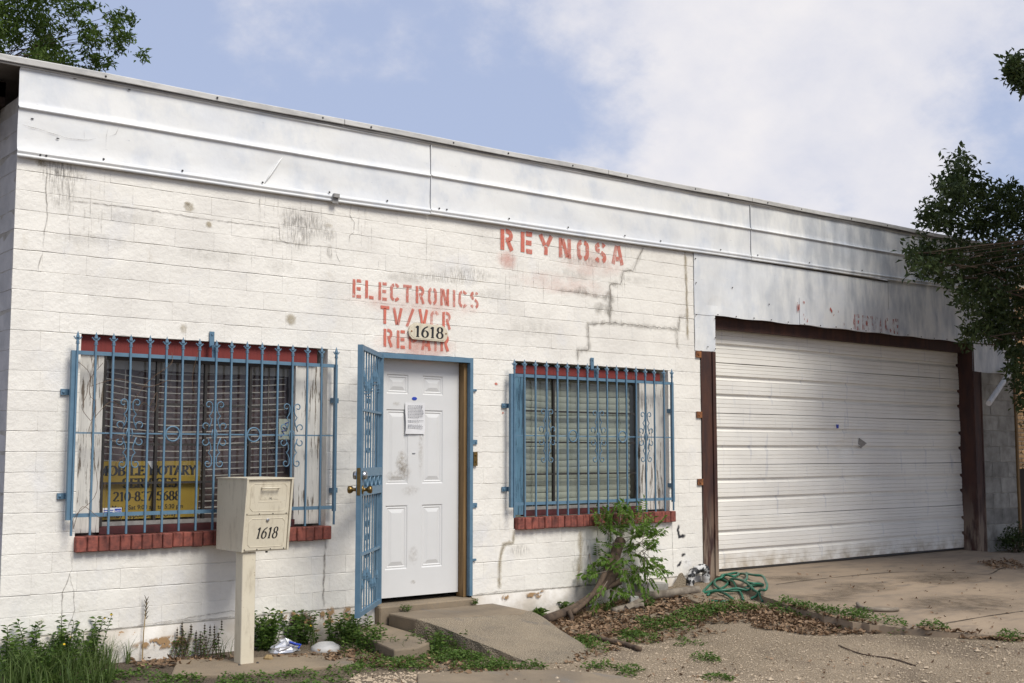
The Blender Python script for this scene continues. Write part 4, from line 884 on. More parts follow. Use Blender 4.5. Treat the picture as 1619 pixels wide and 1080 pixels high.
# ------------------------------------------------------------------ concrete ramp, steps and slabs
def slab(name, top, depth, mat, label, cat='slab', sub=0, skirt=0.0):
    m = MB(); k_ = len(top); m.add([(x,y,z) for x,y,z in top]+[(x,y,z-depth) for x,y,z in top], [tuple(range(k_)), tuple(range(2*k_-1,k_-1,-1))]+[(i,i+k_,(i+1)%k_+k_,(i+1)%k_) for i in range(k_)])
    o = fixn(m.build(name, M[mat])); md = o.modifiers.new('b','BEVEL'); md.width = .012; md.segments = 2; return tag(o, label, cat)
rp_ = empty('concrete_ramp', (3.4,-.7,-.28), 'worn concrete ramp sloping down from the front door', 'ramp')
m = MB(); T = [(2.955,-.105,-.062),(2.945,-.50,-.066),(3.80,-.74,-.070),(3.97,-.66,-.072),(4.02,-.105,-.066)]; k_ = len(T)
m.add(T+[(x,y,-.42) for x,y,z in T], [tuple(range(k_))]+[(i,i+k_,(i+1)%k_+k_,(i+1)%k_) for i in range(k_)]); o = fixn(child('landing', m, 'concrete', rp_)); md = o.modifiers.new('b','BEVEL'); md.width=.014; md.segments=2
L0, L1 = (2.948,-.503,-.067), (3.972,-.665,-.073); E0, E1 = (3.215,-1.54,-.300), (3.93,-1.37,-.305)
m = MB(); nu, nv = 16, 12; tip = {}
for j in range(nv+1):
    for i in range(nu+1):
        u_ = i/nu; t = j/nv; a = [L0[q]+(L1[q]-L0[q])*u_ for q in range(3)]; a[1] -= .22*u_*(1-u_)*1.6*(1-0) if False else .10*math.sin(u_*math.pi)*.9
        b = [E0[q]+(E1[q]-E0[q])*u_ for q in range(3)]; b[1] -= .20*math.sin(u_*math.pi*.85)+.015*math.sin(u_*23)
        t2 = t; m.v.append((a[0]+(b[0]-a[0])*t2 + .012*math.sin(t*9)*(u_ > .9 or u_ < .1), a[1]+(b[1]-a[1])*t2, a[2]+(b[2]-a[2])*t2+.016*math.sin(t*math.pi)+.004*hn(u_*4,t*4)))
w_ = nu+1; N0 = len(m.v)
for j in range(nv):
    for i in range(nu): m.f.append((j*w_+i, j*w_+i+1, (j+1)*w_+i+1, (j+1)*w_+i))
rim = [j*w_ for j in range(nv+1)]+[nv*w_+i for i in range(1,nu+1)]+[j*w_+nu for j in range(nv-1,-1,-1)]
for r in rim: x,y,z = m.v[r]; m.v.append((x+.006*math.sin(r*1.7), y+.006*math.cos(r*2.1), z-.045)); 
for r in rim: x,y,z = m.v[r]; m.v.append((x+.014*math.sin(r*2.7), y+.014*math.cos(r*1.1), -.46))
R1 = N0; R2 = N0+len(rim)
for i in range(len(rim)-1): m.f.append((rim[i], rim[i+1], R1+i+1, R1+i)); m.f.append((R1+i, R1+i+1, R2+i+1, R2+i))
fixn(child('slope', m, 'rough_concrete', rp_))
slab('step_slab', [(2.66,-.02,-.150),(2.50,-.55,-.170),(2.43,-.98,-.188),(2.62,-1.0,-.19),(2.84,-.85,-.188),(2.93,-.50,-.17),(2.948,-.02,-.150)], .22, 'concrete', 'low concrete step slab on the left of the ramp')
def tp(p, dz_=0.): return (p[0], p[1], tz(p[0], p[1])+dz_)
slab('paving_strip', [tp(p,.022) for p in [(1.146, -0.196), (1.534, -0.381), (1.95, -0.447), (2.242, -0.749), (2.088, -0.999), (1.712, -0.874), (1.306, -0.84), (0.905, -0.646)]], .09, 'concrete', 'flat strip of old concrete under the mailbox post')
slab('paving_slab', [tp(p,.016) for p in [(2.308, -1.449), (2.878, -1.627), (3.204, -1.854), (3.444, -2.112), (3.489, -2.433), (3.217, -2.586), (2.028, -1.853)]], .09, 'concrete', 'flat concrete slab in the gravel below the ramp')
slab('stone_slab', [tp(p,.030) for p in [(5.948, -0.471), (6.207, -0.529), (5.98, -0.808), (5.818, -0.816)]], .05, 'concrete', 'grey flat stone lying left of the green hose')
slab('stepping_stone', [tp(p,.02) for p in [(5.267, -0.735), (5.42, -0.772), (5.409, -0.904), (5.248, -0.951), (5.198, -0.832)]], .05, 'concrete', 'small tan stone in the leaves below the cut stump')
slab('paving_stone', [tp(p,.022) for p in [(4.316, -0.59), (4.473, -0.613), (4.312, -0.922), (4.184, -0.895)]], .05, 'concrete', 'flat stone half buried beside the right edge of the ramp')
def brickbat(name, p, s, rz, label):
    m = MB(); m.box(-s[0]/2,s[0]/2,-s[1]/2,s[1]/2,0,s[2],.008); o = fixn(m.build(name, M['cmu'])); o.location = tp(p,-.01); o.rotation_euler = (.05,.08,rz); tag(o, label, 'block')
brickbat('broken_block', [(5.868, -0.032)][0], (.16,.12,.10), .4, 'broken grey block against the wall behind the cut stump')
brickbat('broken_brick', [(6.031, -0.075)][0], (.24,.10,.09), -.15, 'pale broken brick leaning at the foot of the wall')
brickbat('stone_chunk', [(5.49, -0.325)][0], (.10,.08,.10), .9, 'stubby grey stone standing in front of the broken block')
m = MB(); m.prism([(-.13,0),(.12,0),(.14,.05),(.05,.17),(.02,.16),(-.02,.10)], -.012, .012); o = fixn(m.build('rock_shard', M['rough_concrete'])); o.location = (6.36,-.07,-.13); tag(o, 'pointed brown rock shard leaning on the footing', 'rock')
# wrapped pipe stub at the garage post
m = MB(); pts = [(6.50,-.10,-.16),(6.50,-.10,-.02),(6.52,-.11,.035),(6.60,-.11,.070),(6.69,-.10,.075),(6.74,-.09,.05),(6.75,-.08,-.10)]
P2 = []
for a, b in zip(pts, pts[1:]):
    for t in range(5): P2.append(tuple(a[q]+(b[q]-a[q])*t/5 for q in range(3)))
P2.append(pts[-1]); m.tube(P2, [.040+.005*math.sin(i*1.9) for i in range(len(P2))], 9)
k = NT('wrapped_pipe'); k.bump(k.noise(40,4,.6), .6, .006); M['wrap'] = k.fin(k.mix(k.ramp(k.noise(14,4,.6), .50, .54), (.018,.018,.02), (.55,.54,.52)), .55)
tag(m.build('pipe_stub', M['wrap'], None, True), 'bent pipe wrapped in black and white tape by the garage post', 'pipe')
# ------------------------------------------------------------------ garden hose
def smooth(P, q=6):
    out_ = []; P = [Vector(p) for p in P]
    for i in range(len(P)-1):
        p0, p1, p2, p3 = P[max(i-1,0)], P[i], P[i+1], P[min(i+2,len(P)-1)]
        for t in range(q):
            s = t/q; out_.append(.5*((2*p1)+(-p0+p2)*s+(2*p0-5*p1+4*p2-p3)*s*s+(-p0+3*p1-3*p2+p3)*s**3))
    out_.append(P[-1]); return out_
HL = [[(6.164, -0.52), (6.413, -0.505), (6.605, -0.442), (6.795, -0.327), (6.857, -0.266), (6.942, -0.102), (6.796, -0.146), (6.372, -0.406), (6.207, -0.529), (6.012, -0.757), (5.987, -0.878), (6.029, -0.938), (6.126, -0.966)],
      [(6.943, -0.101), (7.035, -0.113), (7.169, -0.107), (7.109, -0.199), (6.914, -0.299), (6.943, -0.168), (6.81, -0.158), (6.595, -0.33), (6.463, -0.493), (6.383, -0.648), (6.47, -0.706), (6.602, -0.725), (6.793, -0.768)],
      [(7.207, -0.124), (7.105, -0.3), (6.828, -0.538), (6.645, -0.659), (6.554, -0.788), (6.465, -0.921)],
      [(7.333, -0.11), (7.133, -0.309), (7.024, -0.479), (7.011, -0.584), (6.732, -0.847), (6.518, -1.035), (6.314, -1.178), (6.374, -1.055), (6.325, -0.999)],
      [(6.838, -0.298), (6.682, -0.518), (6.516, -0.705), (6.394, -0.837), (6.248, -0.975)], [(6.159, -0.619), (6.314, -0.591), (6.276, -0.74), (6.184, -0.91)],
      [(6.813, -0.343), (6.688, -0.576), (6.611, -0.788), (6.809, -0.755)], [(6.217, -0.576), (6.234, -0.693), (6.322, -0.739), (6.434, -0.767), (6.518, -0.848)], [(6.493, -0.885), (6.372, -1.057), (6.297, -1.162)]]
HX = []; m = MB()
def surf(x, y):
    inside = False
    for (a, b), (c_, d) in zip(poly, poly[1:]+poly[:1]):
        if (b > y) != (d > y) and x < (c_-a)*(y-b)/(d-b)+a: inside = not inside
    return max(tz(x, y), dzf(x, y)) if inside else tz(x, y)
for q, h_ in enumerate(HL):
    sp_ = smooth([(p[0], p[1], 0) for p in h_], 7); N = len(sp_)
    zz = [surf(p.x, p.y)+.012+.016*(q % 4)*math.sin(min(1,i/(N-1)*3, (1-i/(N-1))*3)*math.pi/2) for i, p in enumerate(sp_)]
    for _ in range(3): zz = [zz[0]]+[(zz[i-1]+2*zz[i]+zz[i+1])/4 for i in range(1,N-1)]+[zz[-1]]
    m.tube([(p.x,p.y,z) for p, z in zip(sp_, zz)], .0125, 7)
tag(m.build('garden_hose', M['hose'], None, True), 'green garden hose in loose coils beside the garage post', 'hose')
# ------------------------------------------------------------------ foliage tools
class LV:
    def __init__(s): s.v = []; s.f = []; s.r = []
    def leaf(s, p, d, L_, w, droop=.2, rnd=None, roll=None):
        d = Vector(d).normalized(); up = Vector((0,0,1)) if abs(d.z) < .92 else Vector((1,0,0)); sd = d.cross(up).normalized(); nn = sd.cross(d)
        a = random.uniform(-.9,.9) if roll is None else roll; sd, nn = sd*math.cos(a)+nn*math.sin(a), nn*math.cos(a)-sd*math.sin(a)
        p = Vector(p); b = len(s.v); mid = p+d*L_*.5; s.v += [tuple(p), tuple(mid+sd*w*.5+nn*w*.12), tuple(p+d*L_-nn*L_*droop), tuple(mid-sd*w*.5+nn*w*.12)]
        s.f += [(b,b+1,b+2),(b,b+2,b+3)]; r = random.random() if rnd is None else rnd; s.r += [r]*4
    def blade(s, p, d, L_, w, bend=.3):
        p = Vector(p); d = Vector(d); sd = d.cross(Vector((0,0,1))); sd = (sd.normalized() if sd.length > .01 else Vector((1,0,0)))*w*.5; b = len(s.v); r = random.random()
        hz_ = Vector((d.x,d.y,0)); q1 = p+Vector((0,0,L_*.55))+hz_*L_*.18; q2 = p+Vector((0,0,L_*(1-bend*.4)))+hz_*L_*(.35+bend)
        s.v += [tuple(p-sd),tuple(p+sd),tuple(q1+sd*.8),tuple(q1-sd*.8),tuple(q2)]; s.f += [(b,b+1,b+2,b+3),(b+3,b+2,b+4)]; s.r += [r]*5
    def build(s, name, mat, par=None):
        m = MB(); m.v = s.v; m.f = s.f; m.at['rnd'] = s.r; return m.build(name, M[mat], par)
def rdir(zb=0.): 
    v = Vector((random.gauss(0,1), random.gauss(0,1), random.gauss(0,1)+zb)); return v.normalized()
def inpoly(x, y, P):
    r = False
    for (a, b), (c_, d) in zip(P, P[1:]+P[:1]):
        if (b > y) != (d > y) and x < (c_-a)*(y-b)/(d-b)+a: r = not r
    return r
def scatter(P, n_):
    xs2 = [p[0] for p in P]; ys2 = [p[1] for p in P]; out_ = []; g = 0
    while len(out_) < n_ and g < n_*60:
        g += 1; x = random.uniform(min(xs2), max(xs2)); y = random.uniform(min(ys2), max(ys2))
        if inpoly(x, y, P): out_.append((x, y))
    return out_
# cut trunk with sprouting leaves against the wall
sb = empty('stump_shrub', (4.75,-.28,-.26), 'leaning cut tree stump sprouting green leaves below the right window', 'shrub')
def P3(l2, y0, y1): return [(p[0], y0+(y1-y0)*i/(len(l2)-1), p[1]) for i, p in enumerate(l2)]
m = MB(); m.tube(smooth(P3([(4.408, -0.211), (4.738, -0.162), (5.067, -0.059), (5.297, 0.101), (5.379, 0.21), (5.461, 0.316), (5.553, 0.392)], -.34, -.10), 5), [.040]*8+[.045]*6+[.060,.070,.078,.08,.078,.072,.066,.060]+[.050]*9, 10)
m.tube(smooth(P3([(4.699, -0.18), (4.934, -0.072), (5.09, 0.057), (5.241, 0.222), (5.322, 0.338), (5.355, 0.376)], -.36, -.22), 5), [.022]*10+[.026]*16, 8)
m.tube(smooth(P3([(5.137, -0.036), (5.296, 0.015), (5.385, 0.038)], -.22, -.26), 4), .03, 8); m.tube(P3([(4.661, -0.155), (4.668, -0.215), (4.645, -0.257)], -.36, -.42), .022, 7); m.tube(P3([(5.329, -0.194), (5.339, -0.052), (5.372, -0.003)], -.18, -.2), .010, 6); m.tube(P3([(5.354, -0.15), (5.379, -0.026)], -.16, -.18), .008, 6)
child('trunk', m, 'bark', sb, True)
lv = LV(); tw = MB()
tips = [(5.324, 0.64), (5.446, 0.665), (5.486, 0.594), (5.244, 0.613), (5.363, 0.552), (5.526, 0.517), (5.651, 0.57), (5.752, 0.561), (5.819, 0.505), (5.567, 0.457), (5.691, 0.422), (5.817, 0.405), (5.444, 0.462), (5.322, 0.45), (5.887, 0.473), (5.607, 0.356), (5.731, 0.315), (5.798, 0.241), (5.647, 0.249), (5.523, 0.279), (5.856, 0.161), (5.729, 0.14), (5.604, 0.135), (5.481, 0.2), (5.661, 0.062), (5.52, 0.054), (5.56, -0.007), (5.438, 0.042), (5.357, 0.007), (5.122, 0.277), (5.2, 0.216), (5.066, 0.195), (5.004, 0.16), (5.144, 0.163), (5.28, 0.269), (5.241, 0.385), (5.359, 0.15), (5.812, 0.093), (5.899, 0.147), (5.204, 0.586), (5.692, 0.493), (5.478, -0.059), (5.253, -0.043), (4.925, -0.047), (5.749, 0.361), (5.569, 0.661), (5.403, 0.504), (5.629, 0.192), (5.439, 0.116), (5.282, 0.486)]
base_ = [(5.481, 0.313)][0]
for p in tips:
    for rep in range(3):
        x = base_[0]+(p[0]-base_[0])*.86+random.gauss(0,.025); z = p[1]+random.gauss(0,.03); y = -.24+random.gauss(0,.10); y = min(y, -.05)
        d = Vector((x-base_[0]+random.gauss(0,.2), random.gauss(-.1,.2), z-base_[1]*1.0+random.gauss(.02,.15))).normalized(); o0 = Vector((x,y,z)); L_ = random.uniform(.08,.13)
        tw.tube([o0-d*.10, o0, o0+d*L_-Vector((0,0,.02))], [.003,.0025,.001], 4)
        sd = d.cross(Vector((0,-.6,1))).normalized()
        for q in range(6):
            c_ = o0+d*(L_*q/6)
            for s in (-1, 1): lv.leaf(c_, sd*s+d*.5+Vector((0,0,-.15)), random.uniform(.038,.062), random.uniform(.018,.028), .25)
        lv.leaf(o0+d*L_, d, .055, .026, .3)
child('sprouts', tw, 'greybark', sb)['kind'] = 'stuff'; lv.build('leaves', 'shrub', sb)['kind'] = 'stuff'
# joints and cracks in the driveway
def gcrack(pts, w):
    m = MB(); fd = []; P = smooth([(p[0]+random.gauss(0,.01), p[1]+random.gauss(0,.01), 0) for p in pts], 8); N = len(P)
    for i, p in enumerate(P):
        t = (P[min(i+1,N-1)]-P[max(i-1,0)]).normalized(); nn = Vector((-t.y, t.x, 0))*w*random.uniform(.5,1.4)
        for s, f in ((-1,0),(0,1),(1,0)): q = p+nn*s; m.v.append((q.x, q.y, dzf(q.x,q.y)+.0035)); fd.append(f)
    for i in range(N-1):
        for q in (0,1): m.f.append((i*3+q, i*3+q+1, (i+1)*3+q+1, (i+1)*3+q))
    m.at['fade'] = fd; o = child('joint', m, 'd_joint', drv)
M['d_joint'] = decal('dark_joint', (.06,.048,.035), 1.3, 7, .1, .5); M['d_oil'] = decal('oil_stain', (.12,.095,.07), .6, 7, .30, .65)
for p in ([(9.685, -1.167), (9.824, -1.344), (10.478, -1.167), (10.955, -1.167)], [(7.737, -2.861), (7.175, -2.83), (6.578, -2.836), (6.248, -2.813)], [(7.014, -0.766), (7.805, -0.7), (9.02, -0.783), (9.685, -1.167)]): gcrack(p, .012)
for c_, rx, ry in (([(7.598, -1.292)][0],.7,.35),([(8.956, -1.272)][0],.8,.4),([(6.739, -1.484)][0],.5,.3),([(7.609, -2.344)][0],.9,.5),([(7.499, -0.542)][0],.35,.25)):
    m = MB(); m.v = [(c_[0],c_[1],dzf(*c_)+.003)]; fd = [1.]; 
    for r, f in ((.5,.8),(1,0)):
        for i in range(16): a = i*math.pi/8; q = r*random.uniform(.75,1.2); X = c_[0]+rx*q*math.cos(a); Y_ = c_[1]+ry*q*math.sin(a); m.v.append((X,Y_,dzf(X,Y_)+.003)); fd.append(f)
    for i in range(16): m.f.append((0,1+i,1+(i+1)%16)); m.f.append((1+i,17+i,17+(i+1)%16,1+(i+1)%16))
    m.at['fade'] = fd; child('stain', m, 'd_oil', drv)
# fallen sticks and boards
def stick(name, pts, r, mat, label, cat='stick'): tag(MB().tube(smooth(pts, 4), r, 7).build(name, M[mat], None, True), label, cat)
stick('log', [tp(p,.05) for p in [(5.587, -0.211), (5.753, -0.375), (5.993, -0.47), (6.145, -0.53)]], .042, 'greybark', 'thin grey log lying along the foot of the wall', 'log')
stick('fallen_branch', [tp(p,.02) for p in [(4.313, -1.026), (4.283, -1.22), (4.29, -1.406), (4.236, -1.646)]], .020, 'bark', 'dark crooked branch lying on the leaves right of the ramp', 'branch')
stick('branch_piece', [tp(p,.03) for p in [(5.153, -0.407), (5.324, -0.394), (5.461, -0.482)]], .030, 'greybark', 'short grey branch among the dead leaves', 'branch')
stick('bark_stick', [surf_p for surf_p in [(p[0],p[1],surf(*p)+.018) for p in [(6.638, -1.93), (6.492, -2.069), (6.489, -2.184), (6.594, -2.268), (6.7, -2.29)]]], .018, 'greybark', 'grey stick lying on the edge of the driveway', 'stick')
stick('thin_twig', [tp(p,.006) for p in [(5.47, -2.566), (5.377, -2.851), (5.41, -3.071), (5.36, -3.301)]], .005, 'bark', 'long thin dark twig lying on the gravel', 'twig')
m = MB(); 
pb = [(5.289, -0.429), (5.554, -0.391)]
tag(MB().tube([tp(pb[0],.03),tp(pb[1],.05)], .035, 4).build('split_board', M['greybark']), 'weathered split board propped in the leaf litter', 'board')
stick('straw_stem', [tp(p,.02) for p in [(4.724, -0.211), (4.926, -0.195), (5.03, -0.216)]], .008, 'straw', 'yellow dry stem lying under the cut stump', 'stem')
# crumpled foil bag and white plastic scrap
m = MB(); pc = [(1.976, -0.211)][0]; nu, nv = 14, 8; random.seed(3)
for j in range(nv+1):
    for i in range(nu):
        a = 2*math.pi*i/nu; t = j/nv; rr = math.cos(t*math.pi/2)**.6; q = 1+random.uniform(-.16,.16); m.v.append((pc[0]+.115*rr*q*math.cos(a), pc[1]+.07*rr*q*math.sin(a), tz(*pc)+.09*t*random.uniform(.8,1.15)))
for j in range(nv):
    for i in range(nu): m.f.append((j*nu+i, j*nu+(i+1)%nu, (j+1)*nu+(i+1)%nu, (j+1)*nu+i))
bag = empty('foil_bag', (pc[0],pc[1],tz(*pc)), 'crumpled silver foil snack bag in the weeds by the wall', 'litter'); child('bag', m, 'foil', bag)
child('blue_band', MB().tube([(pc[0]+.00,pc[1]-.070,tz(*pc)+.075),(pc[0]+.05,pc[1]-.075,tz(*pc)+.055),(pc[0]+.095,pc[1]-.065,tz(*pc)+.045),(pc[0]+.07,pc[1]-.078,tz(*pc)+.025)], .010, 4), 'bluesticker', bag)
m = MB(); pc = [(2.258, -0.323)][0]; m.lathe((pc[0],pc[1],tz(*pc)-.02),(0,0,1),[(0,.12),(.05,.105),(.075,.06),(.08,.02)],12); tag(m.build('pale_stone', M['coping'], None, True), 'rounded pale stone at the wall left of the step', 'stone')
m = MB(); pc = [(1.686, -0.505)][0]; m.lathe((pc[0],pc[1],tz(*pc)),(.2,.1,1),[(0,.03),(.025,.038),(.05,.02)],7); tag(m.build('small_rock', M['straw']), 'small tan rock beside the mailbox post', 'rock')
random.seed(21)
# ------------------------------------------------------------------ weeds along the wall
def weed(name, p, n_, h, spread, label, leaf=(.03,.05), flowers=0, seeds=0, group=None):
    e = empty(name, tp(p), label, 'weed', group); lv = LV(); tw = MB(); fl = MB(); sd_ = MB()
    for i in range(n_):
        a = random.uniform(0,6.28); b = Vector((p[0]+random.gauss(0,spread*.35), min(p[1]+random.gauss(0,spread*.3),-.03), 0)); b.z = tz(b.x,b.y); hh = h*random.uniform(.5,1.05)
        d = Vector((math.cos(a)*.35, math.sin(a)*.30-.05, 1)); t_ = b+d*hh; t_.y = min(t_.y,-.03); tw.tube([b, b+(t_-b)*.5+Vector((random.gauss(0,.01),0,0)), t_], [.0035,.003,.0015], 4)
        q = max(4, int(hh/.022))
        for j in range(1,q+1):
            c_ = b+(t_-b)*(j/q); th = random.uniform(0,6.28)
            for s in (0, 3.14): lv.leaf(c_, (math.cos(th+s),math.sin(th+s),random.uniform(.0,.7)), random.uniform(*leaf), random.uniform(leaf[0],leaf[1])*.52, .2)
        if i < flowers: fl.lathe(t_, (random.gauss(0,.3),-.6,1), [(0,.003),(.005,.009),(.008,.007)], 7)
        if i < seeds:
            for q in range(4): sd_.lathe(t_+Vector((0,0,.0+.018*q)), (0,0,1), [(0,.003),(.007,.009),(.014,.003)], 5)
            tw.tube([t_, t_+Vector((0,0,.08))], .0015, 4)
    child('stems', tw, 'weed' if not seeds else 'twig', e)['kind'] = 'stuff'; lv.build('leaves', 'weed', e)['kind'] = 'stuff'
    if flowers: child('flowers', fl, 'flower', e)['kind'] = 'stuff'
    if seeds: child('seed_heads', sd_, 'seedhead', e)['kind'] = 'stuff'
weed('tall_weed', [(0.082, -0.082)][0], 15, .32, .26, 'tall leafy weed at the left corner of the wall', (.035,.055), 0)
weed('tall_weed', [(0.305, -0.056)][0], 14, .28, .26, 'leafy weed left of the yellow flowering weed', (.03,.05), 0)
weed('flowering_weed', [(0.513, -0.057)][0], 18, .36, .22, 'bushy weed with small yellow flowers left of the mailbox', (.03,.05), 3)
weed('flowering_weed', [(0.161, -0.314)][0], 16, .26, .26, 'low weed with yellow flowers in front of the tall grass', (.03,.045), 2)
weed('seeding_weed', [(1.256, -0.053)][0], 13, .17, .17, 'weed with dark seed heads left of the mailbox post', (.02,.035), 0, 8)
weed('seeding_weed', [(1.405, -0.147)][0], 12, .17, .15, 'weed with dark seed heads just behind the mailbox post', (.02,.035), 0, 7)
weed('broad_weed', [(1.874, -0.089)][0], 18, .27, .16, 'broad leaved weed right behind the mailbox post', (.04,.065))
weed('flowering_weed', [(2.153, -0.032)][0], 20, .27, .2, 'weed with yellow flowers above the foil bag', (.035,.055), 3)
weed('broad_weed', [(2.531, -0.172)][0], 30, .22, .2, 'bushy green weed at the corner of the low step', (.035,.055), 1)
weed('spreading_weed', [(2.514, -0.532)][0], 30, .17, .28, 'spreading weed in front of the low step', (.03,.05))
weed('ramp_weed', [(2.91, -0.828)][0], 34, .13, .3, 'weed growing under the left edge of the ramp', (.03,.045))
weed('door_weed', [3.12,-.125], 5, .05, .06, 'tiny weed on the door sill near the gate hinge', (.02,.03)); 
weed('door_weed', [3.80,-.13], 4, .04, .05, 'tiny weed in the door sill crack at the right jamb', (.02,.03))
for o in list(COL.objects):
    if o.name.startswith('door_weed') and o.type == 'EMPTY':
        o.location.z += .18
weed('wall_weed', [(4.908, -0.02)][0], 6, .10, .07, 'small bladed weed at the wall right of the door', (.05,.08))
weed('wall_weed', [(4.586, -0.02)][0], 9, .07, .14, 'low bladed weed between the ramp and the stump', (.05,.08))
weed('wall_weed', [(5.192, -0.285)][0], 10, .09, .13, 'fine weed at the base of the stump sprouts', (.02,.035))
weed('hose_weed', [(5.499, -0.5)][0], 10, .08, .12, 'small weed beside the split board', (.025,.04))
# bare dead stalk
p = [(0.958, -0.043)][0]; m = MB(); b = tp(p); m.tube([b,(b[0]+.005,b[1],b[2]+.2),(b[0]+.02,b[1],b[2]+.40)], [.005,.004,.003], 5); tag(m.build('dead_stalk', M['straw']), 'single dry stalk with a dark seed spike by the wall', 'weed')
m2 = MB()
for q in range(14): a = q*2.1; m2.tube([(b[0]+.018,b[1],b[2]+.29+.010*q),(b[0]+.018+.016*math.cos(a),b[1]+.016*math.sin(a),b[2]+.31+.011*q)], [.004,.002], 4)
o = m2.build('seed_spike', M['seedhead']); so_ = [q for q in COL.objects if q.name == 'dead_stalk'][0]; o.parent = so_
# dry vine on the left window grille
vn = MB(); random.seed(5)
for pts in ([(0.441, 0.706), (0.467, 0.81), (0.57, 0.935), (0.542, 1.279), (0.542, 1.538), (0.545, 1.712), (0.522, 1.885)], [(0.554, 1.452), (0.661, 1.541), (0.773, 1.522), (0.904, 1.726), (1.05, 1.845), (1.095, 1.938)], [(0.547, 1.669), (0.722, 1.719), (0.906, 1.659), (1.054, 1.732)], [(0.933, 1.548), (1.0, 1.64), (0.98, 1.505), (0.887, 1.547), (0.843, 1.48)], [(1.302, 1.972), (1.234, 1.785), (1.227, 1.684), (1.262, 1.639)], [(0.586, 1.823), (0.545, 1.712), (0.483, 1.623), (0.474, 1.493), (0.533, 1.43)], [(0.676, 1.063), (0.718, 1.149), (0.783, 1.193), (0.736, 1.28), (0.646, 1.323)], [(0.407, 0.686), (0.487, 0.852), (0.619, 0.784), (0.655, 1.02)], [(0.411, 1.836), (0.5, 1.754), (0.496, 1.624), (0.551, 1.539), (0.513, 1.365)]):
    vn.tube(smooth([(p[0]+random.gauss(0,.012), -.095+random.gauss(0,.012), p[1]+random.gauss(0,.01)) for p in pts], 5), .0017, 4)
tag(vn.build('dry_vine', M['twig']), 'dry leafless vine twisted through the left window grille', 'vine')
# ------------------------------------------------------------------ ground cover, litter, gravel (uncountable)
random.seed(31); lv = LV()
def clover(P, n_, h=.05, r=(.05,.12), lf=(.016,.030)):
    for (x, y) in scatter(P, n_):
        R = random.uniform(*r); z = tz(x,y)
        for q in range(int(50*(R/.1)**2)+12):
            a = random.uniform(0,6.28); rr = R*math.sqrt(random.random()); hh = h*(1-(rr/R)**2*.8)*random.uniform(.3,1.1); X = x+rr*math.cos(a); Y_ = y+rr*math.sin(a)
            lv.leaf((X,Y_,surf(X,Y_)+hh), (math.cos(a)+random.gauss(0,.6),math.sin(a)+random.gauss(0,.6),random.uniform(-.1,.7)), random.uniform(*lf), random.uniform(*lf)*.75, .15)
clover([(-0.048, -0.299), (0.312, -0.217), (0.84, -0.386), (1.002, -0.724), (1.454, -0.91), (1.406, -1.09), (1.264, -1.439), (-0.142, -0.622)], 46)
clover([(1.544, -0.918), (2.109, -0.964), (2.317, -0.965), (2.098, -1.226), (1.774, -1.35), (1.43, -1.38)], 15, .045)
clover([(2.325, -0.701), (2.676, -0.754), (2.812, -1.045), (2.918, -1.505), (3.059, -1.684), (2.511, -1.46), (2.207, -1.135)], 34, .055)
clover([(3.009, -0.69), (3.033, -1.211), (3.104, -1.63), (3.338, -1.769), (3.211, -1.846), (2.903, -1.596), (2.717, -1.097)], 30, .06)
clover([(4.117, -1.008), (4.263, -0.998), (4.191, -1.223), (3.925, -1.471), (3.87, -1.388)], 12, .06); clover([(3.501, -1.823), (3.724, -1.785), (3.597, -1.952), (3.427, -1.97)], 5)
clover([(4.512, -1.084), (4.858, -1.016), (4.885, -1.245), (4.578, -1.434), (4.367, -1.327)], 13, .06); clover([(5.078, -0.797), (5.268, -0.916), (5.216, -1.222), (5.017, -1.354), (4.863, -1.085)], 15, .06)
clover([(5.196, -0.985), (5.536, -0.854), (5.931, -0.986), (6.15, -1.166), (5.925, -1.421), (5.583, -1.215), (5.199, -1.273)], 42, .065)
clover([(6.31, -1.144), (6.085, -1.637), (6.114, -1.944), (6.019, -2.201), (5.95, -2.062), (5.988, -1.576)], 20, .07); clover([(6.124, -2.158), (6.353, -2.215), (6.066, -2.459), (5.885, -2.386)], 9, .09); clover([(6.07, -2.527), (6.215, -2.606), (5.984, -2.727)], 3, .06); clover([(6.194, -2.846), (6.264, -2.942), (6.147, -2.974)], 3, .06); clover([(6.483, -3.363), (6.556, -3.462), (6.431, -3.512), (6.406, -3.414)], 4, .05)
clover([(4.588, -1.494), (4.942, -1.473), (4.976, -1.746), (4.641, -1.782)], 5, .03, (.03,.06)); clover([(4.509, -1.998), (4.636, -2.075), (4.442, -2.214), (4.347, -2.163)], 4, .05); clover([(3.999, -2.486), (4.117, -2.556), (3.979, -2.676)], 3, .03); clover([(3.646, -1.979), (3.765, -2.037), (3.607, -2.257), (3.487, -2.224)], 5, .05)
gw = lv.build('low_weeds', 'weed'); tag(gw, 'patches of low green clover like weeds on the ground', 'ground cover', kind='stuff')
lv = LV()
for (x, y) in scatter([(0.168, -0.02), (0.335, -0.02), (0.603, -0.104), (0.717, -0.26), (0.405, -0.859), (-0.136, -0.537)], 520)+scatter([(-0.144, -0.02), (0.168, -0.02), (0.185, -0.02), (-0.035, -0.696), (-0.453, -0.655)], 250):
    a = random.uniform(0,6.28); lv.blade((x,y,tz(x,y)), (math.cos(a),math.sin(a),0), random.uniform(.12,.30), .006, random.uniform(.05,.5))
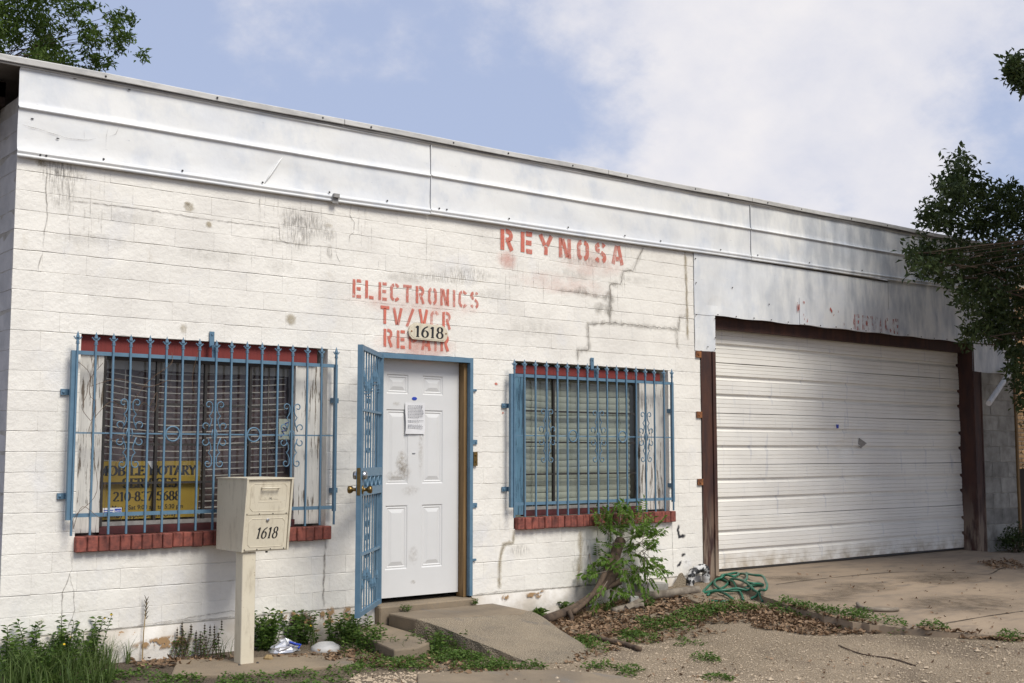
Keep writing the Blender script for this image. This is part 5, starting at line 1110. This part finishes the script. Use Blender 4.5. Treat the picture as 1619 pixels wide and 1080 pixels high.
for (u_, n_, P) in ((.22,60,[(0.613, -0.02), (0.738, -0.033), (0.679, -0.191), (0.552, -0.127)]),(.2,14,[(0.848, -0.02), (0.882, -0.02), (0.832, -0.134), (0.794, -0.117)]),(.2,16,[(1.44, -0.176), (1.559, -0.233), (1.481, -0.39), (1.369, -0.325)]),(.25,12,[(2.189, -0.113), (2.294, -0.121), (2.172, -0.332), (2.095, -0.281)]),(.16,14,[(2.58, -0.688), (2.684, -0.825), (2.599, -0.949), (2.469, -0.856)]),(.16,8,[(2.652, -0.36), (2.732, -0.413), (2.617, -0.589), (2.538, -0.538)])):
    for (x, y) in scatter(P, n_): a = random.uniform(0,6.28); lv.blade((x,min(y,-.03),tz(x,y)), (math.cos(a),math.sin(a)*.5,0), u_*random.uniform(.6,1.2), .006, random.uniform(.05,.6))
tag(lv.build('grass', 'grass'), 'thin green grass blades along the foot of the wall', 'grass', kind='stuff')
lv = LV()
def litter(P, n_, hmax=.02, sz=(.018,.065)):
    for (x, y) in scatter(P, n_):
        z = surf(x,y)+random.uniform(.002,hmax); d = Vector((random.gauss(0,1),random.gauss(0,1),random.gauss(0,.35))).normalized(); up = Vector((random.gauss(0,.4),random.gauss(0,.4),1)).normalized(); sd = d.cross(up).normalized(); up = sd.cross(d)
        L_ = random.uniform(*sz); w = L_*random.uniform(.4,.65); p = Vector((x,y,z)); c1 = random.uniform(-.1,.5)*L_; b = len(lv.v); cu = random.uniform(.0,.35)*w
        lv.v += [tuple(p-d*L_*.5+up*c1*.4), tuple(p-d*L_*.1+sd*w*.5+up*cu), tuple(p+d*L_*.25+sd*w*.35+up*(cu+c1*.2)), tuple(p+d*L_*.5+up*c1), tuple(p+d*L_*.22-sd*w*.35+up*(cu+c1*.2)), tuple(p-d*L_*.1-sd*w*.5+up*cu), tuple(p+up*0)]
        lv.f += [(b,b+1,b+6),(b+1,b+2,b+6),(b+2,b+3,b+6),(b+3,b+4,b+6),(b+4,b+5,b+6),(b+5,b,b+6)]; lv.r += [random.random()]*7
litter([(4.464, -0.323), (5.027, -0.085), (5.399, -0.069), (5.84, -0.292), (6.279, -0.369), (6.069, -0.699), (6.103, -1.347), (5.949, -2.064), (5.837, -2.083), (5.624, -1.598), (5.203, -1.198), (4.388, -1.125), (4.056, -1.075), (4.217, -0.742)], 3600, .03)
litter([(5.926, -1.279), (6.04, -1.737), (5.89, -2.353), (5.996, -2.748), (6.205, -3.058), (5.964, -2.654), (5.581, -2.272), (5.467, -1.727)], 900, .025)
litter([(6.204, -1.301), (5.948, -2.065), (5.962, -2.656), (6.514, -3.504), (6.418, -3.554), (5.964, -2.654), (5.837, -2.083)], 420, .02); litter([(4.197, -0.725), (4.478, -1.031), (5.263, -1.286), (5.269, -1.626), (4.355, -1.446), (3.628, -1.72), (3.363, -1.673)], 500); litter([(3.178, -0.02), (3.371, -0.02), (3.15, -0.055), (3.136, -0.02)], 130, .04); litter([(3.052, -0.02), (3.436, -0.02), (3.304, -0.02), (3.013, -0.02)], 110, .05)
litter([(1.65, -0.346), (2.01, -0.432), (2.412, -0.474), (2.438, -0.779), (2.537, -1.118), (2.236, -1.249), (2.082, -0.84), (1.895, -0.545)], 320, .025); litter([(2.72, -0.854), (2.892, -1.393), (3.042, -1.773), (2.519, -1.595), (2.303, -1.148)], 240); litter([(0.865, -0.02), (1.598, -0.253), (1.516, -0.418), (0.807, -0.36)], 200, .02)
litter([(10.696, -0.738), (11.421, -0.772), (10.955, -1.167), (10.56, -1.375), (10.311, -1.147)], 250, .03); litter([(1.475, -1.133), (4.035, -1.766), (6.514, -3.504), (5.422, -4.074), (1.295, -1.464)], 260, .012, (.012,.045)); litter([(7.83, -0.204), (10.357, -0.578), (9.173, -2.105), (6.643, -3.339), (6.117, -2.255)], 110, .008, (.010,.045))
tag(lv.build('leaf_litter', 'litter'), 'brown dead leaves drifted along the wall and driveway edge', 'dead leaves', kind='stuff')
m = MB(); OCT = [(0,1,4),(1,2,4),(2,3,4),(3,0,4),(1,0,5),(2,1,5),(3,2,5),(0,3,5)]
def stones(P, n_, sz):
    for (x, y) in scatter(P, n_):
        r = random.uniform(*sz)*random.choice((.6,.8,1,1.3)); a = random.uniform(0,6.28); z = tz(x,y)+r*.2; c_, s = math.cos(a), math.sin(a); q = [random.uniform(.7,1.2) for _ in range(6)]
        m.add([(x+c_*r*q[0],y+s*r*q[0],z),(x-s*r*q[1],y+c_*r*q[1],z),(x-c_*r*q[2],y-s*r*q[2],z),(x+s*r*q[3],y-c_*r*q[3],z),(x,y,z+r*.65*q[4]),(x,y,z-r*.5)], OCT)
stones([(3.481, -1.678), (4.39, -1.41), (5.207, -1.679), (5.831, -2.452), (6.39, -3.569), (5.278, -4.149), (1.965, -1.803), (2.495, -1.627)], 6500, (.004,.009)); stones([(1.992, -1.153), (2.511, -1.46), (2.227, -1.989), (1.643, -1.566)], 700, (.006,.015)); stones([(1.431, -1.213), (6.495, -3.514), (5.106, -4.239), (1.227, -1.589)], 260, (.012,.022))
tag(m.build('gravel', M['gravel']), 'loose pale gravel spread over the yard', 'gravel', kind='stuff')
# ------------------------------------------------------------------ trees and neighbours
def crown(name, clusters, mat, par, nl, L_, flat=.6):
    lv = LV()
    for (c_, r) in clusters:
        for q in range(nl):
            d = rdir(.2); p = Vector(c_)+Vector((random.gauss(0,r*.55),random.gauss(0,r*.55),random.gauss(0,r*.5)))
            s = random.uniform(.7,1.25); lv.leaf(p, d, L_*s, L_*s*flat, .2)
    return lv.build(name, mat, par)
random.seed(77)
oak = empty('oak_tree', (12.9,-3.9,-.25), 'dark green oak tree spreading over the right end of the garage', 'tree')
tr = MB(); tr.tube(smooth([(12.9,-3.9,-.3),(12.8,-3.85,.8),(12.9,-3.8,2.0),(12.7,-3.7,3.2)],5), [.30,.27,.25,.24]+[.23]*12, 10)
cen = Vector((12.7,-3.7,3.0)); near = []
for (u_, y) in (([(9.646, 4.374), (9.872, 4.431), (9.837, 4.302), (9.984, 4.324), (9.637, 4.237), (9.829, 4.179), (9.439, 4.123), (9.589, 4.08), (9.89, 4.101), (10.137, 4.2), (10.387, 4.258), (10.211, 4.101), (10.463, 4.157), (10.724, 4.261), (10.896, 4.262), (11.055, 4.238), (11.186, 4.21), (10.609, 4.043), (9.273, 3.869), (9.105, 3.743), (9.265, 3.742), (9.459, 3.829), (9.692, 3.881), (9.527, 3.697), (9.868, 3.774), (10.117, 3.913), (9.962, 3.987), (10.147, 3.757), (10.386, 3.859), (10.637, 3.853), (10.905, 3.999), (11.106, 3.948), (8.991, 3.447), (8.852, 3.329), (9.134, 3.401), (8.944, 3.257), (9.239, 3.308), (9.389, 3.302), (9.547, 3.403), (9.783, 3.471), (9.693, 3.291), (9.305, 3.169), (9.009, 3.141), (9.566, 3.096), (9.954, 3.274), (10.165, 3.425), (10.338, 3.56), (10.542, 3.509), (10.764, 3.644), (11.053, 3.639), (10.391, 3.347), (10.667, 3.3), (10.959, 3.365), (10.107, 3.174), (9.966, 3.054), (10.334, 3.122), (10.577, 3.034), (10.869, 3.133), (9.882, 2.784), (10.125, 2.845), (10.024, 2.545), (9.861, 2.471), (10.228, 2.58), (10.424, 2.839), (10.705, 2.86), (11.0, 2.957), (10.48, 2.661), (10.76, 2.643), (11.012, 2.734), (10.509, 2.482), (10.759, 2.438), (10.985, 2.391), (10.801, 2.242), (10.933, 2.1), (11.009, 1.956), (11.027, 1.809), (10.867, 2.355), (10.671, 2.784), (10.278, 2.72), (9.761, 2.93)], -1.2), ([(8.835, 5.055), (8.932, 5.029), (8.778, 4.959), (9.003, 4.979), (8.874, 4.927), (8.984, 4.89), (9.094, 5.01), (9.15, 4.923)], -2.4)):
    for p in u_:
        for q in range(4):
            jj = random.gauss(0,.35) if y > -2.2 else random.gauss(0,.1); near.append(((p[0]+random.gauss(0,.045)+jj*.87, y+jj*.5+random.gauss(0,.02), p[1]+random.gauss(0,.05)+jj*.12), .095 if y > -2.2 else .07))
for i in range(130):
    a, b = random.choice(near)[0], None; near.append(((a[0]+random.uniform(.0,.5), a[1]+random.gauss(0,.08)-.05, a[2]+random.gauss(0,.12)), .13)) if a[0] > 9.75 and a[2] < 4.1 else None
far = []; g = 0
while len(far) < 2200 and g < 90000:
    g += 1; d = rdir(); r = random.random()**.42; p = Vector((13.3+d.x*4.2*r, -3.9+d.y*4.0*r, 5.9+d.z*3.6*r))
    s = (p.x+2.4467)*.4648-(p.y+8.2886)*.8854
    if s < (.95 if p.z > 4 else .45)+.15*math.sin(p.z*3+p.x) or p.z < 2.3 or p.y > -.45 or math.sin(p.x*2.2+p.z*1.7)*math.sin(p.y*2.6+p.z) > .55: continue
    far.append((tuple(p), .26))
for i in range(46):
    c_, r = (far[i*29 % len(far)] if i % 3 else [q for q in near if q[0][2] < 3.6][i*7 % 60]); c_ = Vector(c_); mid = cen.lerp(c_, .5)+Vector((random.gauss(0,.2),random.gauss(0,.2),.35)); tr.tube(smooth([cen, mid, c_],5), [(.045 if i % 3 else .014)*(1-.085*q) for q in range(11)], 6)
for i in range(0, len(near), 4):
    c_ = Vector(near[i][0])
    if c_.z < 3.5: tr.tube([c_+Vector((random.uniform(.25,.5),-.15,random.uniform(-.15,.1))), c_], [.009,.003], 5)
child('trunk', tr, 'bark', oak, True); crown('crown', near, 'oak', oak, 27, .076, .46); crown('crown_top', far, 'oak', oak, 48, .11, .52)
random.seed(78)
elm = empty('shade_tree', (1.6,10.2,-.2), 'bright green leafy tree standing behind the shop roof at the left', 'tree')
tr = MB(); tr.tube(smooth([(1.6,10.2,-.3),(1.5,10.1,2.5),(1.4,9.9,5.0),(1.3,9.7,6.4)],5), [.28]*5+[.24]*5+[.19]*6, 10); cen = Vector((1.3,9.7,6.0)); cl_ = []
CP = [(3.198, 7.386), (3.03, 7.166), (2.998, 7.086), (3.164, 7.062), (3.262, 7.048), (3.419, 7.138), (3.582, 7.377), (3.745, 7.398), (3.569, 7.2), (3.75, 7.242), (3.791, 7.113), (3.926, 7.199), (3.17, 6.892), (3.297, 6.784), (3.425, 6.948), (3.524, 6.907), (3.742, 6.918), (3.432, 6.732), (3.339, 6.577), (3.551, 6.648), (3.419, 6.575), (3.984, 6.832), (3.354, 6.661), (3.475, 7.051), (3.656, 7.046), (3.31, 7.468), (3.067, 7.363), (3.256, 6.956)]
for p in CP: cl_.append(((p[0],8.0+random.gauss(0,.2),p[1]), .085))
dense = []
while len(dense) < 900:
    y = random.uniform(7.7,10.6); xm = 3.05+(y-8)*.36; x = random.uniform(-.9,xm); z = random.uniform(6.3,9.8)
    if x > xm-.25 and random.random() < .5: continue
    if math.sin(x*4.6+1+y)*math.sin(z*5.9+y*.7) > .30: continue
    dense.append(((x, y, z), .13))
for (c_, r) in cl_[::2]: 
    c_ = Vector(c_); b0 = Vector((2.3,9.2,6.6)); tr.tube(smooth([b0, b0.lerp(c_,.5)+Vector((0,0,.1)), c_],4), [.008-.0007*q for q in range(9)], 5)
for (c_, r) in dense[::60]: c_ = Vector(c_); tr.tube(smooth([cen, cen.lerp(c_,.5)+Vector((0,0,.25)), c_],4), [.022-.0022*q for q in range(9)], 5)
child('trunk', tr, 'bark', elm, True); crown('crown', cl_, 'elm', elm, 60, .085, .36); crown('crown_top', dense, 'elm', elm, 64, .092, .36)
# bushes by the pier
random.seed(79)
for (nm, c_, s, n_, lab) in (('low_bush', (12.62,-.20,.06), (.32,.14,.20), 26, 'low dark bush at the foot of the grey block pier'), ('tall_bush', (14.55,.35,1.45), (.35,.3,.95), 90, 'tall dark bush standing behind the shop corner')):
    e = empty(nm, (c_[0],c_[1],-.08), lab, 'bush'); cs = []; tw = MB()
    for i in range(n_):
        d = rdir(); r = random.random()**.4; p = (c_[0]+d.x*s[0]*r, c_[1]+d.y*s[1]*r, max(-.04, c_[2]+d.z*s[2]*r)); cs.append((p, .09))
        if i % 3 == 0: tw.tube([(c_[0]+random.gauss(0,.05),c_[1],-.1), p], [.012,.004], 5)
    child('stems', tw, 'bark', e); crown('leaves', cs, 'oak', e, 26, .05, .45)
# tan brick neighbour and dark fence
nb_ = empty('brick_building', (18,3.5,-.1), 'tan brick building beyond the right end of the shop', 'building')
wl = child('wall', MB().box(15.3,24,1.612,3.2,-.1,4.1), 'mortar', nb_); child('roof', MB().box(15.2,24.1,1.5,3.3,4.102,4.2), 'roof', nb_)
bmesh_ = MB().box(-.095,.095,-.012,.03,-.0285,.0285,.003).mesh('brick', M['tan_brick'])
for r in range(50):
    for i in range(5):
        o = bpy.data.objects.new('brick', bmesh_); link(o, wl); o.location = (15.72+.205*i+(.1025 if r % 2 else 0)+random.uniform(-.002,.002), 1.612+random.uniform(-.003,.001), .55+.0685*r)
fe = empty('board_fence', (14.3,.95,-.1), 'dark board fence between the shop and the brick building', 'fence')
for i in range(18): child('board', MB().box(13.15+.145*i, 13.285+.145*i, .95+random.uniform(-.004,.004), .972, -.1, .98+random.uniform(-.015,.015)), 'fence', fe)
for z in (.2,.8): child('rail', MB().box(13.15,15.75,.974,1.01,z-.04,z+.04), 'fence', fe)
